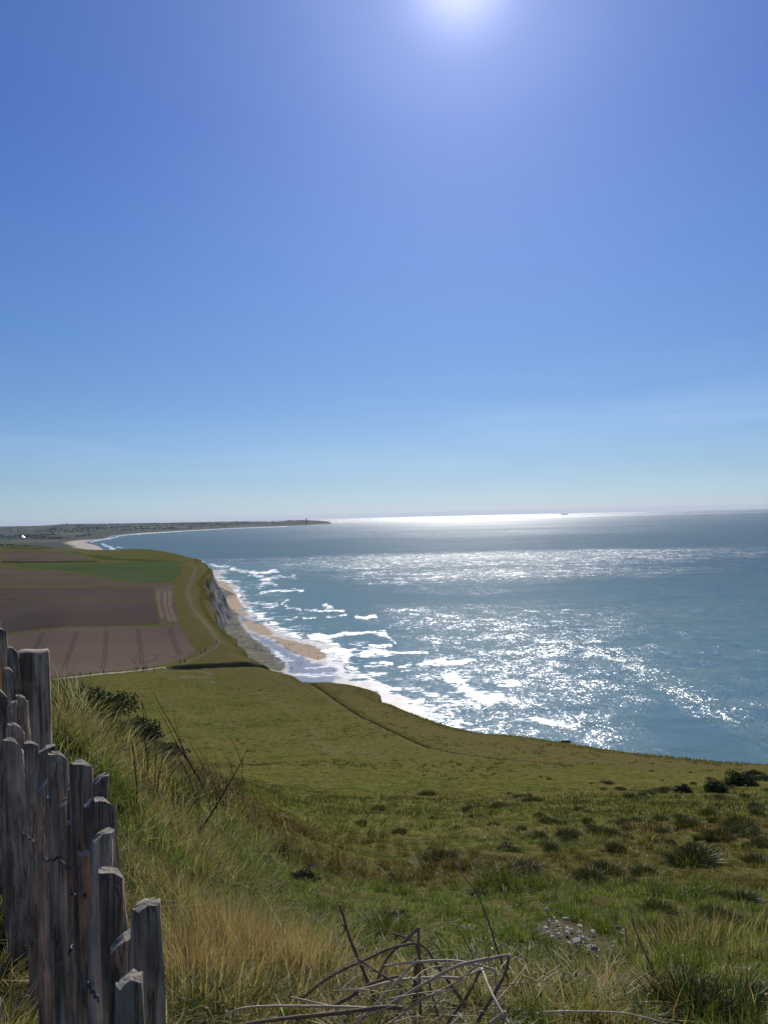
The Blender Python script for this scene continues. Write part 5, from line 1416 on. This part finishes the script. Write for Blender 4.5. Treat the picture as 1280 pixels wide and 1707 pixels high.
HP = [(rh.uniform(128, 196), rh.uniform(893.5, 901.0)) for _ in range(44)] + [(rh.uniform(0, 45), rh.uniform(894, 900)) for _ in range(9)] + [(rh.uniform(60, 220), rh.uniform(880, 890)) for _ in range(12)]
def hit_far(px, py):
    d = ray(px, py); Y = np.arange(2300, 9500, 12.0)
    k = 0
    for Yc in Y:
        j = np.argmin((fx - d.x * Yc) ** 2 + (fy - Yc) ** 2)
        if EYE + d.z * Yc < fz[j]: return (d.x * Yc, Yc, float(fz[j]))
    return None
_ga = np.degrees(np.arctan2(fx, fy)).reshape(len(fr), len(faz)); 
def hit_far(px, py):
    d = ray(px, py); a = math.atan2(d.x, 1); ja = int(np.argmin(np.abs(faz - a)))
    k_ = math.hypot(d.x, 1)
    zz = fz.reshape(len(fr), len(faz))[:, ja]; Yc = fr / k_
    below = EYE + d.z * Yc < zz
    if not below.any(): return None
    i = int(np.argmax(below)); return (d.x * Yc[i], float(Yc[i]), float(zz[i]))
for i, (px, py) in enumerate(HP):
    h_ = hit_far(px, py)
    if h_ is None or h_[1] < 2400 or h_[2] < 3 or h_[1] > 9000: continue
    e = tp[cnt] if cnt < 3 else copy_tree(tp[cnt % 3])
    cnt += 1
    e.location = h_; e.rotation_euler = (0, 0, rh.uniform(-.6, .6)); s = rh.uniform(.8, 1.4); e.scale = (s, s, s)
    if px < 50: lb, gr = "far house among the trees at the left edge", "houses at the left edge"
    elif py > 891: lb, gr = "far pale house of the village above the bay's beach", "houses of the far village"
    else: lb, gr = "isolated far farmhouse on the hills behind the bay", "farmhouses on the far hills"
    tag(e, lb, "house", gr)
# glass house roof throwing back the sun
gh = hit_far(40, 898)
if gh:
    to_cam = (Vector((0, 0, EYE)) - Vector(gh)).normalized(); nrm = (to_cam + SUN_DIR).normalized()
    e = empty("greenhouse", gh, "glass roofed shed flashing the sun from the far valley", "greenhouse")
    m = MB(); m.box(-9, 9, -3, 5, -3, 4); m.build("wall", MAT['wall'], e, smooth=False)
    ex = Vector((1, 0, 0)); ex = (ex - nrm * ex.dot(nrm)).normalized(); ey = nrm.cross(ex)
    m = MB(); P0 = Vector((0, 0, 7)); q = [P0 + ex * a + ey * b for a, b in ((-9, -6), (9, -6), (9, 6), (-9, 6))]
    m.add(q + [p - nrm * .2 for p in q], [(0, 1, 2, 3), (4, 7, 6, 5), (0, 4, 5, 1), (1, 5, 6, 2), (2, 6, 7, 3), (3, 7, 4, 0)])
    a = NT("sunlit_glass"); g_ = a.n('BsdfGlossy'); g_.inputs['Roughness'].default_value = .10; g_.inputs[0].default_value = (.8, .85, .9, 1)
    m.build("glass_roof", a.done(g_.outputs[0]), e, smooth=False)
# lighthouse on the headland
lp = sea_pt(517, 875.5); 
lx_, ly_ = lp[0] * 1.03 - 40, lp[1] * 1.03; lz = far_z(lx_, ly_)
e = empty("lighthouse", (lx_, ly_, lz), "slim tower on top of the distant headland", "tower")
dk = mat_simple("tower_stone", (.30, .29, .27), .9)
e.location.z += 5; e.scale = (1.25, 1.25, 1.45)
m = MB(); m.tube([(0, 0, -8), (0, 0, 10), (0, 0, 24)], [6, 4.6, 4.2], 12); m.build("tower", dk, e)
m = MB(); m.tube([(0, 0, 24), (0, 0, 25), (0, 0, 25.6)], [6, 6.2, 6], 12); m.build("gallery", dk, e)
m = MB(); m.tube([(0, 0, 25.6), (0, 0, 29.5), (0, 0, 32)], [3, 3, .4], 12); m.build("lantern", MAT['win'], e)
# cargo ship
def ship(px, L, dist, label):
    hz = 863.2 - .0233 * (px - 640)
    d = ray(px, hz); x, y = d.x * dist, dist
    e = empty("cargo_ship", (x, y, sea_z(x, y)), label, "ship", rz=.15)
    hullc = mat_simple("ship_hull", (.03, .035, .05), .7); ctn = mat_simple("ship_cargo", (.06, .045, .045), .8, var=.6, scale=.08); wh = mat_simple("ship_white", (.30, .30, .30), .7)
    m = MB(); B = L * .075; Z0, Z1 = -3, L * .085
    prof = [(-.5, .7), (-.47, 1), (-.2, 1), (.25, 1), (.4, .75), (.48, .25), (.505, .02)]
    V = []; 
    for t, b in prof:
        for z, k in ((Z0, .8), (Z1 * (1.0 if t < .38 else 1.35), 1.0)):
            V += [(t * L, -b * B * k, z), (t * L, b * B * k, z)]
    Q = []
    for i in range(len(prof) - 1):
        a = i * 4; b = a + 4
        Q += [(a, b, b + 2, a + 2), (a + 1, a + 3, b + 3, b + 1), (a + 2, b + 2, b + 3, a + 3)]
    Q += [(0, 2, 3, 1)]
    m.add(V, Q); m.build("hull", hullc, e, smooth=False)
    m = MB(); m.box(-.42 * L, -.34 * L, -B * .9, B * .9, Z1, Z1 + L * .075); m.box(-.41 * L, -.36 * L, -B * 1.05, B * 1.05, Z1 + L * .075, Z1 + L * .09); m.build("bridge", wh, e, smooth=False)
    m = MB()
    for k in range(8):
        m.box((-.30 + k * .083) * L, (-.225 + k * .083) * L, -B * .9, B * .9, Z1 + .1, Z1 + L * (.035 + .012 * (k % 3)))
    m.build("container_stack", ctn, e, smooth=False)
    m = MB(); m.tube([(-.45 * L, 0, Z1), (-.45 * L, 0, Z1 + L * .085)], L * .012, 8); m.build("funnel", hullc, e)
ship(941, 165, 17500, "dark cargo ship on the bright horizon right of centre")
ship(1178, 120, 38000, "faint tiny ship on the horizon towards the right edge")
# far woods as rough canopy
nw = 6500
aa = R_(RNG.uniform(-29, -4, nw)); rr = np.exp(RNG.uniform(math.log(2300), math.log(11000), nw))
wx_, wy_ = np.sin(aa) * rr, np.cos(aa) * rr
ia = np.clip(np.searchsorted(faz, aa), 0, len(faz) - 1); ir = np.clip(np.searchsorted(fr, rr), 0, len(fr) - 1)
wz_ = fz.reshape(len(fr), len(faz))[ir, ia]; wsd = sd_.reshape(len(fr), len(faz))[ir, ia]
wn = fbm(wx_ / 330, wy_ / 520, 4, 303)
ok = (wsd > 260) & (wn > .02) & (wz_ > 2 + sea_z(wx_, wy_))
wx_, wy_, wz_ = wx_[ok], wy_[ok], wz_[ok]
ico = np.array([(0, 0, 1), (.894, 0, .447), (.276, .851, .447), (-.724, .526, .447), (-.724, -.526, .447), (.276, -.851, .447), (.724, .526, -.447), (-.276, .851, -.447), (-.894, 0, -.447), (-.276, -.851, -.447), (.724, -.526, -.447)])
it = np.array([(0, 1, 2), (0, 2, 3), (0, 3, 4), (0, 4, 5), (0, 5, 1), (1, 6, 2), (2, 7, 3), (3, 8, 4), (4, 9, 5), (5, 10, 1), (6, 7, 2), (7, 8, 3), (8, 9, 4), (9, 10, 5), (10, 6, 1)])
n_ = len(wx_); s_ = RNG.uniform(4, 8, n_)
V = ico[None] * np.stack([s_ * RNG.uniform(1, 2.4, n_), s_ * RNG.uniform(1, 2, n_), s_ * .8], 1)[:, None, :] * RNG.uniform(.75, 1.25, (n_, 11, 1)) + np.stack([wx_, wy_, wz_ + s_ * .4], 1)[:, None, :]
T = (np.arange(n_) * 11)[:, None, None] + it[None]
tag(build("far_woodland", V.reshape(-1, 3), None, T.reshape(-1, 3), mat_simple("far_canopy", (.040, .054, .038), .95, .1, .4, .02), smooth=True), "dark hedges and copses scattered over the far farmland", None, None, 'stuff')
# hedge along the far side of the fields
def hedge(pts, w, h, label, n):
    Pn = [hit(*p) for p in pts]; VV = []; QQ = []; b = 0
    c0 = Pn[0]
    for k in range(n):
        t = RNG.uniform(0, len(Pn) - 1.001); i = int(t); p = Pn[i].lerp(Pn[i + 1], t - i)
        p = p + Vector((RNG.normal(0, w * .4), RNG.normal(0, w * .4), 0)); z = RNG.uniform(0, h)
        u = RNG.normal(0, 1, 3); u /= np.linalg.norm(u); v2 = np.cross(u, RNG.normal(0, 1, 3)); v2 /= np.linalg.norm(v2); s = .5
        c = np.array([p.x, p.y, ground_z(p.x, p.y) + z]) - np.array(c0)
        VV += [c - u * s, c + v2 * s * .6, c + u * s, c - v2 * s * .6]; QQ.append((b, b + 1, b + 2, b + 3)); b += 4
    o = build("hedge", np.array(VV), QQ, None, MAT['bramble']); o.location = c0
    tag(o, label, "hedge")
hedge([(2, 938.3), (40, 938.6), (80, 938), (120, 937.6), (165, 937)], 1.5, 1.8, "thin dark hedge between the brown and green fields", 1400)
hedge([(2, 910.8), (30, 910.8), (60, 912.6), (85, 915)], 4, 3.5, "dark hedge on the crest of the farmland", 900)

# ================================================================== HAZE
def haze(density):
    m = MB(); m.box(-61000, 61000, -61000, 61000, -305, 112)
    a = bpy.data.materials.new("haze"); a.use_nodes = True; t = a.node_tree; t.nodes.clear()
    o_ = t.nodes.new('ShaderNodeOutputMaterial'); v = t.nodes.new('ShaderNodeVolumePrincipled')
    v.inputs['Color'].default_value = (.70, .79, .90, 1); v.inputs['Density'].default_value = density; v.inputs['Anisotropy'].default_value = 0.3
    t.links.new(v.outputs[0], o_.inputs['Volume'])
    tag(m.build("haze", a, smooth=False), "thin pale sea haze filling the air over land and water", None, None, 'stuff')
haze(1.6e-5)
